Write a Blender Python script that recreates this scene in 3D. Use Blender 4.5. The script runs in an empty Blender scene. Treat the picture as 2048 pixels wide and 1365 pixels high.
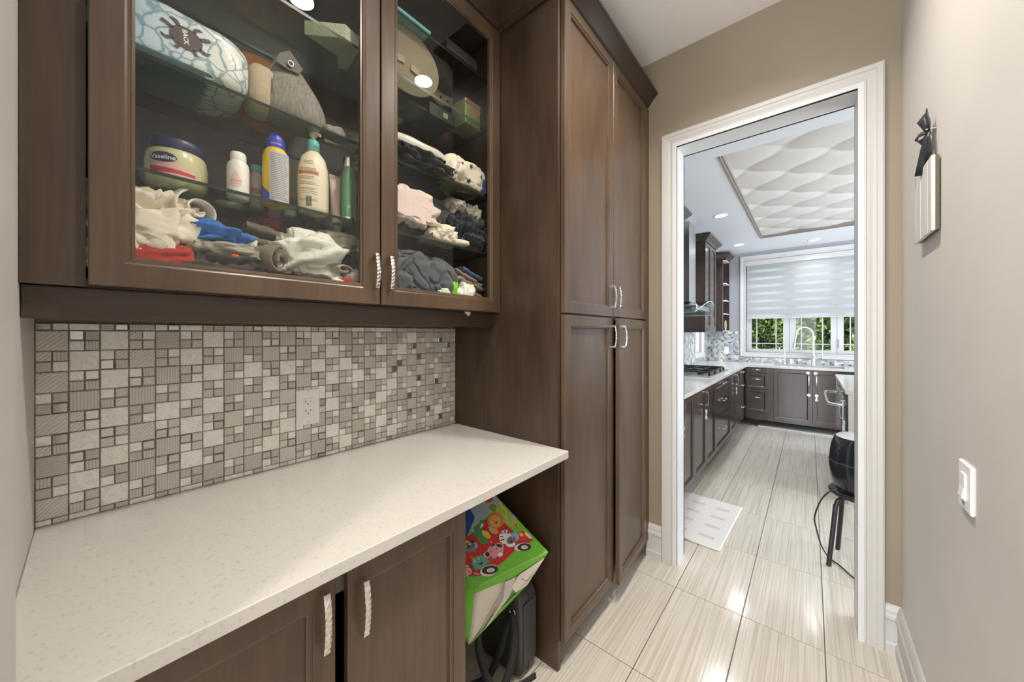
import bpy, math, random
from mathutils import Vector, Matrix, noise
random.seed(7)
scn = bpy.context.scene
COL = scn.collection
PI = math.pi

# ------------------------------------------------------------------ camera, world, sun, exposure
cam_d = bpy.data.cameras.new('camera'); cam = bpy.data.objects.new('camera', cam_d); COL.objects.link(cam)
cam.location = (0, 0, 1.38); cam.rotation_euler = (PI/2, 0, math.atan(596/709.0))
cam_d.sensor_width = 36; cam_d.lens = 36*709/2048.0
cam_d.shift_y = -14.5/2048.0
cam_d.clip_start = 0.02; cam_d.clip_end = 200
scn.camera = cam
scn.view_settings.view_transform = 'Standard'; scn.view_settings.look = 'None'
scn.view_settings.gamma = 1; scn.view_settings.use_curve_mapping = False
scn.view_settings.exposure = 0.7
cy = scn.cycles
cy.max_bounces = 9; cy.diffuse_bounces = 5; cy.glossy_bounces = 4; cy.transmission_bounces = 6; cy.transparent_max_bounces = 16
cy.sample_clamp_indirect = 4.0; cy.caustics_reflective = False; cy.caustics_refractive = False
try: cy.use_denoising = True
except Exception: pass

world = bpy.data.worlds.new('world'); scn.world = world; world.use_nodes = True
wn = world.node_tree; wn.nodes.clear()
wo = wn.nodes.new('ShaderNodeOutputWorld'); wb = wn.nodes.new('ShaderNodeBackground')
tc = wn.nodes.new('ShaderNodeTexCoord'); sx = wn.nodes.new('ShaderNodeSeparateXYZ'); cr = wn.nodes.new('ShaderNodeValToRGB')
cr.color_ramp.elements[0].position = 0.0; cr.color_ramp.elements[0].color = (0.86, 0.93, 1, 1)
cr.color_ramp.elements[1].position = 0.6; cr.color_ramp.elements[1].color = (0.50, 0.70, 1, 1)
wn.links.new(tc.outputs['Generated'], sx.inputs[0]); wn.links.new(sx.outputs['Z'], cr.inputs[0])
wn.links.new(cr.outputs[0], wb.inputs[0]); wb.inputs[1].default_value = 1.6
wn.links.new(wb.outputs[0], wo.inputs[0])

def light(name, kind, loc, energy, color, size=0.1, size_y=None, rot=(0, 0, 0), shape='DISK', spread=PI, angle=None):
    d = bpy.data.lights.new(name, kind); o = bpy.data.objects.new(name, d); COL.objects.link(o)
    o.location = loc; o.rotation_euler = rot; d.energy = energy; d.color = color
    if kind == 'AREA':
        d.shape = shape; d.size = size; d.spread = spread
        if size_y: d.shape = 'RECTANGLE'; d.size_y = size_y
    if kind == 'SUN': d.angle = angle or 0.01
    if kind == 'SPOT': d.spot_size = size; d.shadow_soft_size = 0.05; d.spot_blend = 0.6
    return o
WARM = (1, 0.93, 0.83); COOL = (0.86, 0.93, 1.0)
light('sun', 'SUN', (0, -5, 20), 3.2, (1, 0.95, 0.85), rot=(math.radians(48), 0, math.radians(-25)), angle=0.02)
# added rear fill, kitchen window daylight, added fill from the kitchen's unseen right side
light('rear_fill', 'AREA', (-.62, -3.3, 1.45), 105, (0.97, 0.97, 1.0), 1.6, 2.2, rot=(PI/2, 0, 0))  # added fill: unseen rear window, placed so its light reaches the hall doors
light('kitchen_window_daylight', 'AREA', (0.03, 8.3, 3.9), 20, COOL, 2.4, 1.6, rot=(-PI/2 + 0.95, 0, 0))
light('kitchen_side_fill', 'AREA', (3.6, 4.6, 1.3), 150, COOL, 3.4, 2.2, rot=(PI/2+.30, 0, PI/2))  # added fill from the unseen right side, tilted up to lift the ceiling

# ------------------------------------------------------------------ materials
MATS = {}
def principled(name, col, rough=0.5, metal=0.0, spec=0.5, coat=0.0, bump=None, var=None, sheen=0.0, trans=0.0, alpha=None):
    """bump=(scale, strength, stretch xyz); var=(scale, amount, stretch xyz)"""
    if name in MATS: return MATS[name]
    m = bpy.data.materials.new(name); m.use_nodes = True; nt = m.node_tree; b = nt.nodes['Principled BSDF']
    b.inputs['Base Color'].default_value = (*col, 1); b.inputs['Roughness'].default_value = rough
    b.inputs['Metallic'].default_value = metal; b.inputs['Specular IOR Level'].default_value = spec
    b.inputs['Coat Weight'].default_value = coat; b.inputs['Sheen Weight'].default_value = sheen
    b.inputs['Transmission Weight'].default_value = trans
    if var or bump:
        t = nt.nodes.new('ShaderNodeTexCoord')
    if var:
        mp = nt.nodes.new('ShaderNodeMapping'); mp.inputs['Scale'].default_value = var[2]
        n = nt.nodes.new('ShaderNodeTexNoise'); n.inputs['Scale'].default_value = var[0]; n.inputs['Detail'].default_value = 5
        r = nt.nodes.new('ShaderNodeValToRGB'); a = var[1]
        r.color_ramp.elements[0].position = 0.3; r.color_ramp.elements[1].position = 0.7
        r.color_ramp.elements[0].color = (*[max(0, c*(1-a)) for c in col], 1)
        r.color_ramp.elements[1].color = (*[min(1, c*(1+a)) for c in col], 1)
        nt.links.new(t.outputs['Object'], mp.inputs[0]); nt.links.new(mp.outputs[0], n.inputs['Vector'])
        nt.links.new(n.outputs[0], r.inputs[0]); nt.links.new(r.outputs[0], b.inputs['Base Color'])
    if bump:
        mp = nt.nodes.new('ShaderNodeMapping'); mp.inputs['Scale'].default_value = bump[2]
        n = nt.nodes.new('ShaderNodeTexNoise'); n.inputs['Scale'].default_value = bump[0]; n.inputs['Detail'].default_value = 4
        bp = nt.nodes.new('ShaderNodeBump'); bp.inputs['Strength'].default_value = bump[1]; bp.inputs['Distance'].default_value = 0.004
        nt.links.new(t.outputs['Object'], mp.inputs[0]); nt.links.new(mp.outputs[0], n.inputs['Vector'])
        nt.links.new(n.outputs[0], bp.inputs['Height']); nt.links.new(bp.outputs[0], b.inputs['Normal'])
    MATS[name] = m
    return m
def flat(name, col, rough=0.6): return principled(name, col, rough)
def srgb(r, g, b):
    f = lambda c: (c/255/12.92) if c/255 <= 0.04045 else ((c/255+0.055)/1.055)**2.4
    return (f(r), f(g), f(b))

def wood(name, axis, dark, light_, rough=0.33):
    m = bpy.data.materials.new(name); m.use_nodes = True; nt = m.node_tree; b = nt.nodes['Principled BSDF']
    t = nt.nodes.new('ShaderNodeTexCoord')
    mp = nt.nodes.new('ShaderNodeMapping'); s = [26, 26, 26]; s[axis] = 1.6; mp.inputs['Scale'].default_value = s
    mp2 = nt.nodes.new('ShaderNodeMapping'); s = [5, 5, 5]; s[axis] = 1.3; mp2.inputs['Scale'].default_value = s
    n = nt.nodes.new('ShaderNodeTexNoise'); n.inputs['Scale'].default_value = 3; n.inputs['Detail'].default_value = 8; n.inputs['Distortion'].default_value = .6
    n2 = nt.nodes.new('ShaderNodeTexNoise'); n2.inputs['Scale'].default_value = 1.6; n2.inputs['Detail'].default_value = 3
    mx = nt.nodes.new('ShaderNodeMath'); mx.operation = 'MULTIPLY_ADD'; mx.inputs[1].default_value = .35
    mz = nt.nodes.new('ShaderNodeMath'); mz.operation = 'MULTIPLY'; mz.inputs[1].default_value = .65
    r = nt.nodes.new('ShaderNodeValToRGB'); r.color_ramp.elements[0].position = .34; r.color_ramp.elements[1].position = .66
    r.color_ramp.elements[0].color = (*dark, 1); r.color_ramp.elements[1].color = (*light_, 1)
    L = nt.links.new
    L(t.outputs['Object'], mp.inputs[0]); L(t.outputs['Object'], mp2.inputs[0]); L(mp.outputs[0], n.inputs['Vector']); L(mp2.outputs[0], n2.inputs['Vector'])
    L(n2.outputs[0], mz.inputs[0]); L(n.outputs[0], mx.inputs[0]); L(mz.outputs[0], mx.inputs[2]); L(mx.outputs[0], r.inputs[0]); L(r.outputs[0], b.inputs['Base Color'])
    b.inputs['Roughness'].default_value = rough; b.inputs['Specular IOR Level'].default_value = .5
    bp = nt.nodes.new('ShaderNodeBump'); bp.inputs['Strength'].default_value = .04; bp.inputs['Distance'].default_value = .002
    L(n.outputs[0], bp.inputs['Height']); L(bp.outputs[0], b.inputs['Normal'])
    return m
WD = (0.075, 0.046, 0.028); WL = (0.130, 0.083, 0.051)  # tones raised: the light that the doors catch is put into the colour
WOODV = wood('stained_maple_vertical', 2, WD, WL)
WOODSHADE = wood('stained_maple_shaded', 2, (.040, .024, .015), (.085, .053, .034))  # same maple kept darker: the side's shade is put into the colour
WOODH = wood('stained_maple_horizontal', 1, WD, WL)
WOODX = wood('stained_maple_across', 0, WD, WL)
KWV = wood('kitchen_stained_maple', 2, (0.046, 0.032, 0.027), (0.068, 0.049, 0.042), .2)
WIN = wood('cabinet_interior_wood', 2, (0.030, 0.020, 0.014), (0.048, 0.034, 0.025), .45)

def glass_thin(name, tint, refl=1.0, rough=0.0):
    m = bpy.data.materials.new(name); m.use_nodes = True; nt = m.node_tree; nt.nodes.clear(); L = nt.links.new
    o = nt.nodes.new('ShaderNodeOutputMaterial'); tr = nt.nodes.new('ShaderNodeBsdfTransparent'); g = nt.nodes.new('ShaderNodeBsdfGlossy')
    g.inputs['Roughness'].default_value = rough; tr.inputs[0].default_value = (*tint, 1); mx = nt.nodes.new('ShaderNodeMixShader')
    f = nt.nodes.new('ShaderNodeFresnel'); f.inputs['IOR'].default_value = 1.5
    mu = nt.nodes.new('ShaderNodeMath'); mu.operation = 'MULTIPLY'; mu.inputs[1].default_value = refl
    # single-sheet panes: use the outer-face Fresnel on both sides
    geo = nt.nodes.new('ShaderNodeNewGeometry'); ve = nt.nodes.new('ShaderNodeVectorMath'); ve.operation = 'DOT_PRODUCT'
    ab = nt.nodes.new('ShaderNodeMath'); ab.operation = 'ABSOLUTE'
    L(geo.outputs['Normal'], ve.inputs[0]); L(geo.outputs['Incoming'], ve.inputs[1]); L(ve.outputs['Value'], ab.inputs[0])
    om = nt.nodes.new('ShaderNodeMath'); om.operation = 'SUBTRACT'; om.inputs[0].default_value = 1
    pw = nt.nodes.new('ShaderNodeMath'); pw.operation = 'POWER'; pw.inputs[1].default_value = 5
    ma = nt.nodes.new('ShaderNodeMath'); ma.operation = 'MULTIPLY_ADD'; ma.inputs[1].default_value = .94; ma.inputs[2].default_value = .05
    L(ab.outputs[0], om.inputs[1]); L(om.outputs[0], pw.inputs[0]); L(pw.outputs[0], ma.inputs[0]); L(ma.outputs[0], mu.inputs[0])
    L(mu.outputs[0], mx.inputs[0]); L(tr.outputs[0], mx.inputs[1]); L(g.outputs[0], mx.inputs[2]); L(mx.outputs[0], o.inputs[0])
    return m
GLASS = glass_thin('clear_glass', (.97, .98, .97), 1.0)
WGLASS = glass_thin('window_glass', (.97, .98, .98), .3)
SHELFGLASS = glass_thin('shelf_glass', (.84, .90, .84), .9)
HOODGLASS = glass_thin('hood_glass', (.80, .90, .88), 1.6)
PLASTICFILM = glass_thin('clear_film', (.93, .93, .92), 2.2, .12)
GLASSEDGE = principled('glass_edge_green', (.012, .018, .012), .3, spec=.25)

CHROME = principled('brushed_nickel', (.72, .69, .64), .24, 1.0)
CHROME2 = principled('kitchen_chrome', (.80, .81, .83), .2, 1.0)
STEEL = principled('stainless_steel', (.62, .62, .62), .3, 1.0)
BLACKGL = principled('black_glass', (.012, .013, .016), .08)
BLACK = principled('black_plastic', (.012, .012, .014), .3)
BLACKM = principled('black_metal', (.02, .02, .022), .35)
WHITEP = principled('white_plastic', (.90, .885, .86), .35)
TRIM = principled('trim_paint', (.53, .52, .50), .45)
TRIMK = principled('kitchen_trim_paint', (.60, .60, .60), .4)
TAN = principled('tan_wall_paint', srgb(143, 131, 111), .62, var=(3, .04, (1, 1, 1)), bump=(260, .05, (1, 1, 1)))
TAN_DAYLIT = principled('daylit_tan_wall_paint', srgb(203, 199, 194), .6, var=(3, .03, (1, 1, 1)), bump=(260, .05, (1, 1, 1)))  # same tan paint; its cool daylight is put into a lighter, greyer colour
KWALL = principled('kitchen_wall_paint', srgb(160, 160, 168), .6)
CEILP = principled('ceiling_paint', srgb(247, 246, 244), .8)
KCEIL = principled('kitchen_ceiling_paint', srgb(228, 231, 236), .4)
GROUT = principled('floor_grout', srgb(108, 99, 86), .8)
INK = principled('black_ink', (.015, .014, .014), .5)

def quartz():
    m = bpy.data.materials.new('white_quartz'); m.use_nodes = True; nt = m.node_tree; b = nt.nodes['Principled BSDF']; L = nt.links.new
    t = nt.nodes.new('ShaderNodeTexCoord'); base = (.64, .615, .575)
    n = nt.nodes.new('ShaderNodeTexNoise'); n.inputs['Scale'].default_value = 110; n.inputs['Detail'].default_value = 3
    r = nt.nodes.new('ShaderNodeValToRGB'); r.color_ramp.elements[0].position = .28; r.color_ramp.elements[1].position = .42
    r.color_ramp.elements[0].color = (.54, .515, .475, 1); r.color_ramp.elements[1].color = (*base, 1)
    v = nt.nodes.new('ShaderNodeTexVoronoi'); v.inputs['Scale'].default_value = 55
    r2 = nt.nodes.new('ShaderNodeValToRGB'); r2.color_ramp.elements[0].position = .06; r2.color_ramp.elements[1].position = .09
    r2.color_ramp.elements[0].color = (.72, .70, .66, 1); r2.color_ramp.elements[1].color = (1, 1, 1, 1)
    mx = nt.nodes.new('ShaderNodeMixRGB'); mx.blend_type = 'MULTIPLY'; mx.inputs[0].default_value = .8
    L(t.outputs['Object'], n.inputs['Vector']); L(t.outputs['Object'], v.inputs['Vector']); L(n.outputs[0], r.inputs[0]); L(v.outputs['Distance'], r2.inputs[0])
    L(r.outputs[0], mx.inputs[1]); L(r2.outputs[0], mx.inputs[2]); L(mx.outputs[0], b.inputs['Base Color'])
    b.inputs['Roughness'].default_value = .16
    return m
QUARTZ = quartz()

def tile_mat():
    m = bpy.data.materials.new('linear_porcelain_tile'); m.use_nodes = True; nt = m.node_tree; b = nt.nodes['Principled BSDF']; L = nt.links.new
    t = nt.nodes.new('ShaderNodeNewGeometry')
    mp = nt.nodes.new('ShaderNodeMapping'); mp.inputs['Scale'].default_value = (150, 1.6, 1)
    n = nt.nodes.new('ShaderNodeTexNoise'); n.inputs['Scale'].default_value = 1; n.inputs['Detail'].default_value = 3; n.inputs['Distortion'].default_value = .35
    oi = nt.nodes.new('ShaderNodeObjectInfo'); ad = nt.nodes.new('ShaderNodeVectorMath'); ad.operation = 'ADD'
    cb = nt.nodes.new('ShaderNodeCombineXYZ'); mm = nt.nodes.new('ShaderNodeMath'); mm.operation = 'MULTIPLY'; mm.inputs[1].default_value = 90
    L(oi.outputs['Random'], mm.inputs[0]); L(mm.outputs[0], cb.inputs[2])
    L(t.outputs['Position'], mp.inputs[0]); L(mp.outputs[0], ad.inputs[0]); L(cb.outputs[0], ad.inputs[1]); L(ad.outputs[0], n.inputs['Vector'])
    r = nt.nodes.new('ShaderNodeValToRGB'); r.color_ramp.elements[0].position = .36; r.color_ramp.elements[1].position = .58
    r.color_ramp.elements[0].color = (*srgb(190, 182, 168), 1); r.color_ramp.elements[1].color = (*srgb(212, 205, 193), 1)
    L(n.outputs[0], r.inputs[0]); L(r.outputs[0], b.inputs['Base Color'])
    bp = nt.nodes.new('ShaderNodeBump'); bp.inputs['Strength'].default_value = .12; bp.inputs['Distance'].default_value = .001
    L(n.outputs[0], bp.inputs['Height']); L(bp.outputs[0], b.inputs['Normal'])
    b.inputs['Roughness'].default_value = .13
    return m
TILE = tile_mat()

def ribbed(name, col, sc, rot, rough=.3):
    m = bpy.data.materials.new(name); m.use_nodes = True; nt = m.node_tree; b = nt.nodes['Principled BSDF']; L = nt.links.new
    t = nt.nodes.new('ShaderNodeTexCoord'); mp = nt.nodes.new('ShaderNodeMapping'); mp.inputs['Rotation'].default_value = (rot, 0, 0)
    w = nt.nodes.new('ShaderNodeTexWave'); w.bands_direction = 'Y'; w.inputs['Scale'].default_value = sc; w.inputs['Distortion'].default_value = 2.2; w.inputs['Detail Scale'].default_value = 1.5
    r = nt.nodes.new('ShaderNodeValToRGB')
    r.color_ramp.elements[0].color = (*[c*.82 for c in col], 1); r.color_ramp.elements[1].color = (*[c*1.1 for c in col], 1)
    bp = nt.nodes.new('ShaderNodeBump'); bp.inputs['Strength'].default_value = .35; bp.inputs['Distance'].default_value = .001
    L(t.outputs['Object'], mp.inputs[0]); L(mp.outputs[0], w.inputs['Vector']); L(w.outputs[0], r.inputs[0]); L(r.outputs[0], b.inputs['Base Color'])
    L(w.outputs[0], bp.inputs['Height']); L(bp.outputs[0], b.inputs['Normal']); b.inputs['Roughness'].default_value = rough
    return m
def marble(name, base, vein):
    m = bpy.data.materials.new(name); m.use_nodes = True; nt = m.node_tree; b = nt.nodes['Principled BSDF']; L = nt.links.new
    t = nt.nodes.new('ShaderNodeNewGeometry'); n = nt.nodes.new('ShaderNodeTexNoise'); n.inputs['Scale'].default_value = 38; n.inputs['Detail'].default_value = 6; n.inputs['Distortion'].default_value = 1.4
    r = nt.nodes.new('ShaderNodeValToRGB'); r.color_ramp.elements[0].position = .47; r.color_ramp.elements[1].position = .56
    r.color_ramp.elements[0].color = (*base, 1); r.color_ramp.elements[1].color = (*[c*.97 for c in base], 1)
    e = r.color_ramp.elements.new(.505); e.color = (*vein, 1)
    L(t.outputs['Position'], n.inputs['Vector']); L(n.outputs[0], r.inputs[0]); L(r.outputs[0], b.inputs['Base Color']); b.inputs['Roughness'].default_value = .22
    return m
GT = srgb(212, 208, 200)
TG = [ribbed('etched_grey_tile_a', GT, 55, 0), ribbed('etched_grey_tile_b', [c*.92 for c in GT], 60, PI/2), ribbed('etched_grey_tile_c', [c*1.1 for c in GT], 45, PI/4)]
TW = [marble('white_marble_tile', srgb(253, 252, 248), srgb(236, 233, 226)), marble('cream_marble_tile', srgb(250, 248, 242), srgb(232, 228, 220))]
TM = [principled('mirror_tile', (.55, .53, .48), .12, .8), principled('glass_grey_tile', srgb(200, 196, 187), .08, .0, 1.0, 1.0)]
MGROUT = principled('mosaic_grout', srgb(172, 168, 159), .8)

# ------------------------------------------------------------------ mesh builder
OFF = {}
class MB:
    def __init__(s): s.v = []; s.f = []; s.mi = []; s.sm = []
    def add(s, vs, fs, mi=0, smooth=False):
        o = len(s.v); s.v += [tuple(v) for v in vs]; s.f += [tuple(i+o for i in f) for f in fs]
        s.mi += [mi]*len(fs); s.sm += [smooth]*len(fs)
    def box(s, x0, x1, y0, y1, z0, z1, mi=0, bev=0):
        if x0 > x1: x0, x1 = x1, x0
        if y0 > y1: y0, y1 = y1, y0
        if z0 > z1: z0, z1 = z1, z0
        if bev <= 0:
            s.add([(x0,y0,z0),(x1,y0,z0),(x1,y1,z0),(x0,y1,z0),(x0,y0,z1),(x1,y0,z1),(x1,y1,z1),(x0,y1,z1)],
                  [(0,3,2,1),(4,5,6,7),(0,1,5,4),(1,2,6,5),(2,3,7,6),(3,0,4,7)], mi)
            return
        b = min(bev, (x1-x0)/2.01, (y1-y0)/2.01, (z1-z0)/2.01)
        vs = []; idx = {}
        for ix, (X, sx_) in enumerate(((x0, 1), (x1, -1))):
            for iy, (Y, sy_) in enumerate(((y0, 1), (y1, -1))):
                for iz, (Z, sz_) in enumerate(((z0, 1), (z1, -1))):
                    for k in range(3):
                        p = [X+b*sx_, Y+b*sy_, Z+b*sz_]; p[k] = (X, Y, Z)[k]; idx[ix, iy, iz, k] = len(vs); vs.append(p)
        F = []
        for k, (a, c) in ((0, (1, 2)), (1, (0, 2)), (2, (0, 1))):
            for side in (0, 1):
                q = []
                for (i, j) in ((0, 0), (1, 0), (1, 1), (0, 1)):
                    t = [0, 0, 0]; t[k] = side; t[a] = i; t[c] = j; q.append(idx[t[0], t[1], t[2], k])
                F.append(q)
        for k in range(3):      # edges parallel to axis k
            a, c = [i for i in range(3) if i != k]
            for i in (0, 1):
                for j in (0, 1):
                    t0 = [0, 0, 0]; t0[a] = i; t0[c] = j; t1 = list(t0); t1[k] = 1
                    F.append([idx[(*t0, a)], idx[(*t0, c)], idx[(*t1, c)], idx[(*t1, a)]])
        for i in (0, 1):
            for j in (0, 1):
                for l in (0, 1): F.append([idx[i, j, l, 0], idx[i, j, l, 1], idx[i, j, l, 2]])
        c0 = Vector(((x0+x1)/2, (y0+y1)/2, (z0+z1)/2)); G = []
        for f in F:
            pts = [Vector(vs[i]) for i in f]; n = (pts[1]-pts[0]).cross(pts[2]-pts[0]); m = sum(pts, Vector())/len(pts)
            G.append(tuple(f) if n.dot(m-c0) > 0 else tuple(reversed(f)))
        s.add(vs, G, mi)
    def prism(s, pts, d, mi=0):
        """closed polygon pts (3D list) extruded by vector d"""
        n = len(pts); P = [Vector(p) for p in pts]; D = Vector(d)
        nn = (P[1]-P[0]).cross(P[2]-P[1])
        if nn.dot(D) > 0: P = P[::-1]
        s.add(P + [p+D for p in P], [tuple(range(n)), tuple(range(2*n-1, n-1, -1))] + [((i+1) % n, i, n+i, n+(i+1) % n) for i in range(n)], mi)
    def lathe(s, prof, c=(0, 0, 0), n=28, sx=1, sy=1, mi=0, smooth=True, a0=0, a1=2*PI, rot=0, squircle=None):
        """prof: list of (r, z) from bottom to top"""
        full = abs(a1-a0-2*PI) < 1e-6; m = n if full else n+1; vs = []
        for r, z in prof:
            for k in range(m):
                a = a0+(a1-a0)*k/n; ca, sa = math.cos(a), math.sin(a)
                if squircle:
                    q = (abs(ca)**squircle+abs(sa)**squircle)**(-1/squircle); ca *= q; sa *= q
                x, y = r*ca*sx, r*sa*sy
                vs.append((c[0]+x*math.cos(rot)-y*math.sin(rot), c[1]+x*math.sin(rot)+y*math.cos(rot), c[2]+z))
        fs = []
        for i in range(len(prof)-1):
            for k in range(n):
                k2 = (k+1) % m if full else k+1
                fs.append((i*m+k, i*m+k2, (i+1)*m+k2, (i+1)*m+k))
        s.add(vs, fs, mi, smooth)
        if full:
            if prof[0][0] > 1e-5: s.add(vs[:m], [tuple(range(m-1, -1, -1))], mi)
            if prof[-1][0] > 1e-5: s.add(vs[-m:], [tuple(range(m))], mi)
    def tube(s, path, r, n=8, mi=0, cap=True, flat_=None):
        P = [Vector(p) for p in path]; R = r if isinstance(r, (list, tuple)) else [r]*len(P)
        t0 = (P[1]-P[0]).normalized(); up = Vector((0, 0, 1)) if abs(t0.z) < .9 else Vector((1, 0, 0)); vs = []
        u = t0.cross(up).normalized()
        for i, p in enumerate(P):
            t = ((P[min(i+1, len(P)-1)]-P[max(i-1, 0)])).normalized()
            u = (u-t*u.dot(t)).normalized(); w = t.cross(u)
            for k in range(n):
                a = 2*PI*k/n; fy = flat_ or 1
                vs.append(p+u*math.cos(a)*R[i]+w*math.sin(a)*R[i]*fy)
        fs = [(i*n+k, (i+1)*n+k, (i+1)*n+(k+1) % n, i*n+(k+1) % n) for i in range(len(P)-1) for k in range(n)]
        s.add(vs, fs, mi, True)
        if cap:
            s.add(vs[:n], [tuple(range(n))], mi); s.add(vs[-n:], [tuple(range(n-1, -1, -1))], mi)
    def sweep(s, prof, path, mi=0, closed=False):
        """horizontal mitred sweep: prof = [(outward, z)], path = [(x, y)]; outward is to the right of travel"""
        P = [Vector((p[0], p[1])) for p in path]; N = len(P); rows = []
        for i, p in enumerate(P):
            d1 = (P[i]-P[i-1]).normalized() if (i > 0 or closed) else None
            d2 = (P[(i+1) % N]-P[i]).normalized() if (i < N-1 or closed) else None
            n1 = Vector((d1.y, -d1.x)) if d1 else None; n2 = Vector((d2.y, -d2.x)) if d2 else None
            if n1 and n2:
                m = (n1+n2); m = m/(m.dot(n1)) if m.length > 1e-6 else n1
            else: m = n1 or n2
            rows.append([(p.x+m.x*o, p.y+m.y*o, z) for o, z in prof])
        k = len(prof); vs = [v for r in rows for v in r]
        fs = [(i*k+j, ((i+1) % N)*k+j, ((i+1) % N)*k+j+1, i*k+j+1) for i in range(N if closed else N-1) for j in range(k-1)]
        s.add(vs, fs, mi)
        if not closed: s.add(rows[0], [tuple(range(k))], mi); s.add(rows[-1], [tuple(range(k-1, -1, -1))], mi)
    def rings(s, F, u0, u1, v0, v1, prof, fill=True, mi=0):
        """framed panel: F=(origin,U,V,W); prof=[(inset, depth)]; concentric rectangles"""
        O, U, V, W = [Vector(q) for q in F]; vs = []
        for ins, d in prof:
            for (a, b) in ((u0+ins, v0+ins), (u1-ins, v0+ins), (u1-ins, v1-ins), (u0+ins, v1-ins)): vs.append(O+U*a+V*b+W*d)
        fs = [(i*4+k, i*4+(k+1) % 4, (i+1)*4+(k+1) % 4, (i+1)*4+k) for i in range(len(prof)-1) for k in range(4)]
        if fill: n = (len(prof)-1)*4; fs.append((n, n+1, n+2, n+3))
        if U.cross(V).dot(W) < 0: fs = [tuple(reversed(f)) for f in fs]
        s.add(vs, fs, mi)
    def fbox(s, F, u0, u1, v0, v1, w0, w1, mi=0):
        O, U, V, W = [Vector(q) for q in F]
        vs = [O+U*u+V*v+W*w for w in (w0, w1) for (u, v) in ((u0, v0), (u1, v0), (u1, v1), (u0, v1))]
        fs = [(3,2,1,0),(4,5,6,7),(0,1,5,4),(1,2,6,5),(2,3,7,6),(3,0,4,7)]
        if U.cross(V).dot(W)*(w1-w0) < 0: fs = [tuple(reversed(f)) for f in fs]
        s.add(vs, fs, mi)
    def build(s, name, mat, parent=None, smooth=None, angle=None):
        off = OFF.get(parent, Vector((0, 0, 0))) if parent else Vector((0, 0, 0))
        me = bpy.data.meshes.new(name); me.from_pydata([tuple(Vector(v)-off) for v in s.v], [], s.f)
        mats = mat if isinstance(mat, (list, tuple)) else [mat]
        for m in mats: me.materials.append(m)
        me.polygons.foreach_set('material_index', s.mi)
        me.polygons.foreach_set('use_smooth', s.sm if smooth is None else [smooth]*len(s.f))
        me.update()
        o = bpy.data.objects.new(name, me); COL.objects.link(o)
        if parent: o.parent = parent; OFF[o] = off
        else: OFF[o] = Vector((0, 0, 0))
        return o

def tag(o, label, cat, group=None):
    o['label'] = label; o['category'] = cat
    if group: o['group'] = group
    return o
def thing(name, label, cat, loc=(0, 0, 0), group=None, world=True, rz=0):
    o = bpy.data.objects.new(name, None); COL.objects.link(o); o.location = loc; o.rotation_euler = (0, 0, rz); o.empty_display_size = .05
    OFF[o] = Vector(loc) if world else Vector((0, 0, 0))
    return tag(o, label, cat, group)
def struct(o): o['kind'] = 'structure'; return o
def bx(name, mat, parent, *a, bev=0):
    m = MB(); m.box(*a, bev=bev); return m.build(name, mat, parent)
def rebase(o):
    """move a top-level mesh's origin to the middle of its base"""
    vs = [v.co for v in o.data.vertices]
    c = Vector(((min(v.x for v in vs)+max(v.x for v in vs))/2, (min(v.y for v in vs)+max(v.y for v in vs))/2, min(v.z for v in vs)))
    o.data.transform(Matrix.Translation(-c)); o.location = c; OFF[o] = c
    return o

FX = lambda x: ((x, 0, 0), (0, 1, 0), (0, 0, 1), (1, 0, 0))        # face looking to +x: u = y, v = z
FY = lambda y: ((0, y, 0), (1, 0, 0), (0, 0, 1), (0, -1, 0))       # face looking to -y: u = x, v = z
FN = lambda x: ((x, 0, 0), (0, 1, 0), (0, 0, 1), (-1, 0, 0))       # face looking to -x
def shaker(F, u0, u1, v0, v1, parent, mat=None, stile=.055, t=.020, name='door', glass=False):
    m = MB()
    if glass:
        m.rings(F, u0, u1, v0, v1, [(stile+.010, 0), (0, 0), (0, t-.002), (.002, t), (stile-.006, t), (stile-.002, t-.002), (stile+.002, t-.002), (stile+.005, t-.006), (stile+.010, t-.007), (stile+.010, 0)], fill=False)
        d = m.build(name, mat or WOODV, parent)
        g = MB(); O, U, V, W = [Vector(q) for q in F]; s_ = stile+.0101
        g.add([O+U*a+V*b+W*(t*.45) for a, b in ((u0+s_, v0+s_), (u1-s_, v0+s_), (u1-s_, v1-s_), (u0+s_, v1-s_))], [(0, 1, 2, 3)])
        p = g.build('glass_pane', GLASS, d); return d
    if min(u1-u0, v1-v0) < .16: stile = min(stile, .042)
    m.rings(F, u0, u1, v0, v1, [(0, 0), (0, t-.002), (.002, t), (stile-.010, t), (stile-.0095, t-.0025), (stile-.003, t-.0035), (stile+.0005, t-.0055), (stile+.001, t-.0115), (stile+.002, t-.012)])
    return m.build(name, mat or WOODV, parent)
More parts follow.
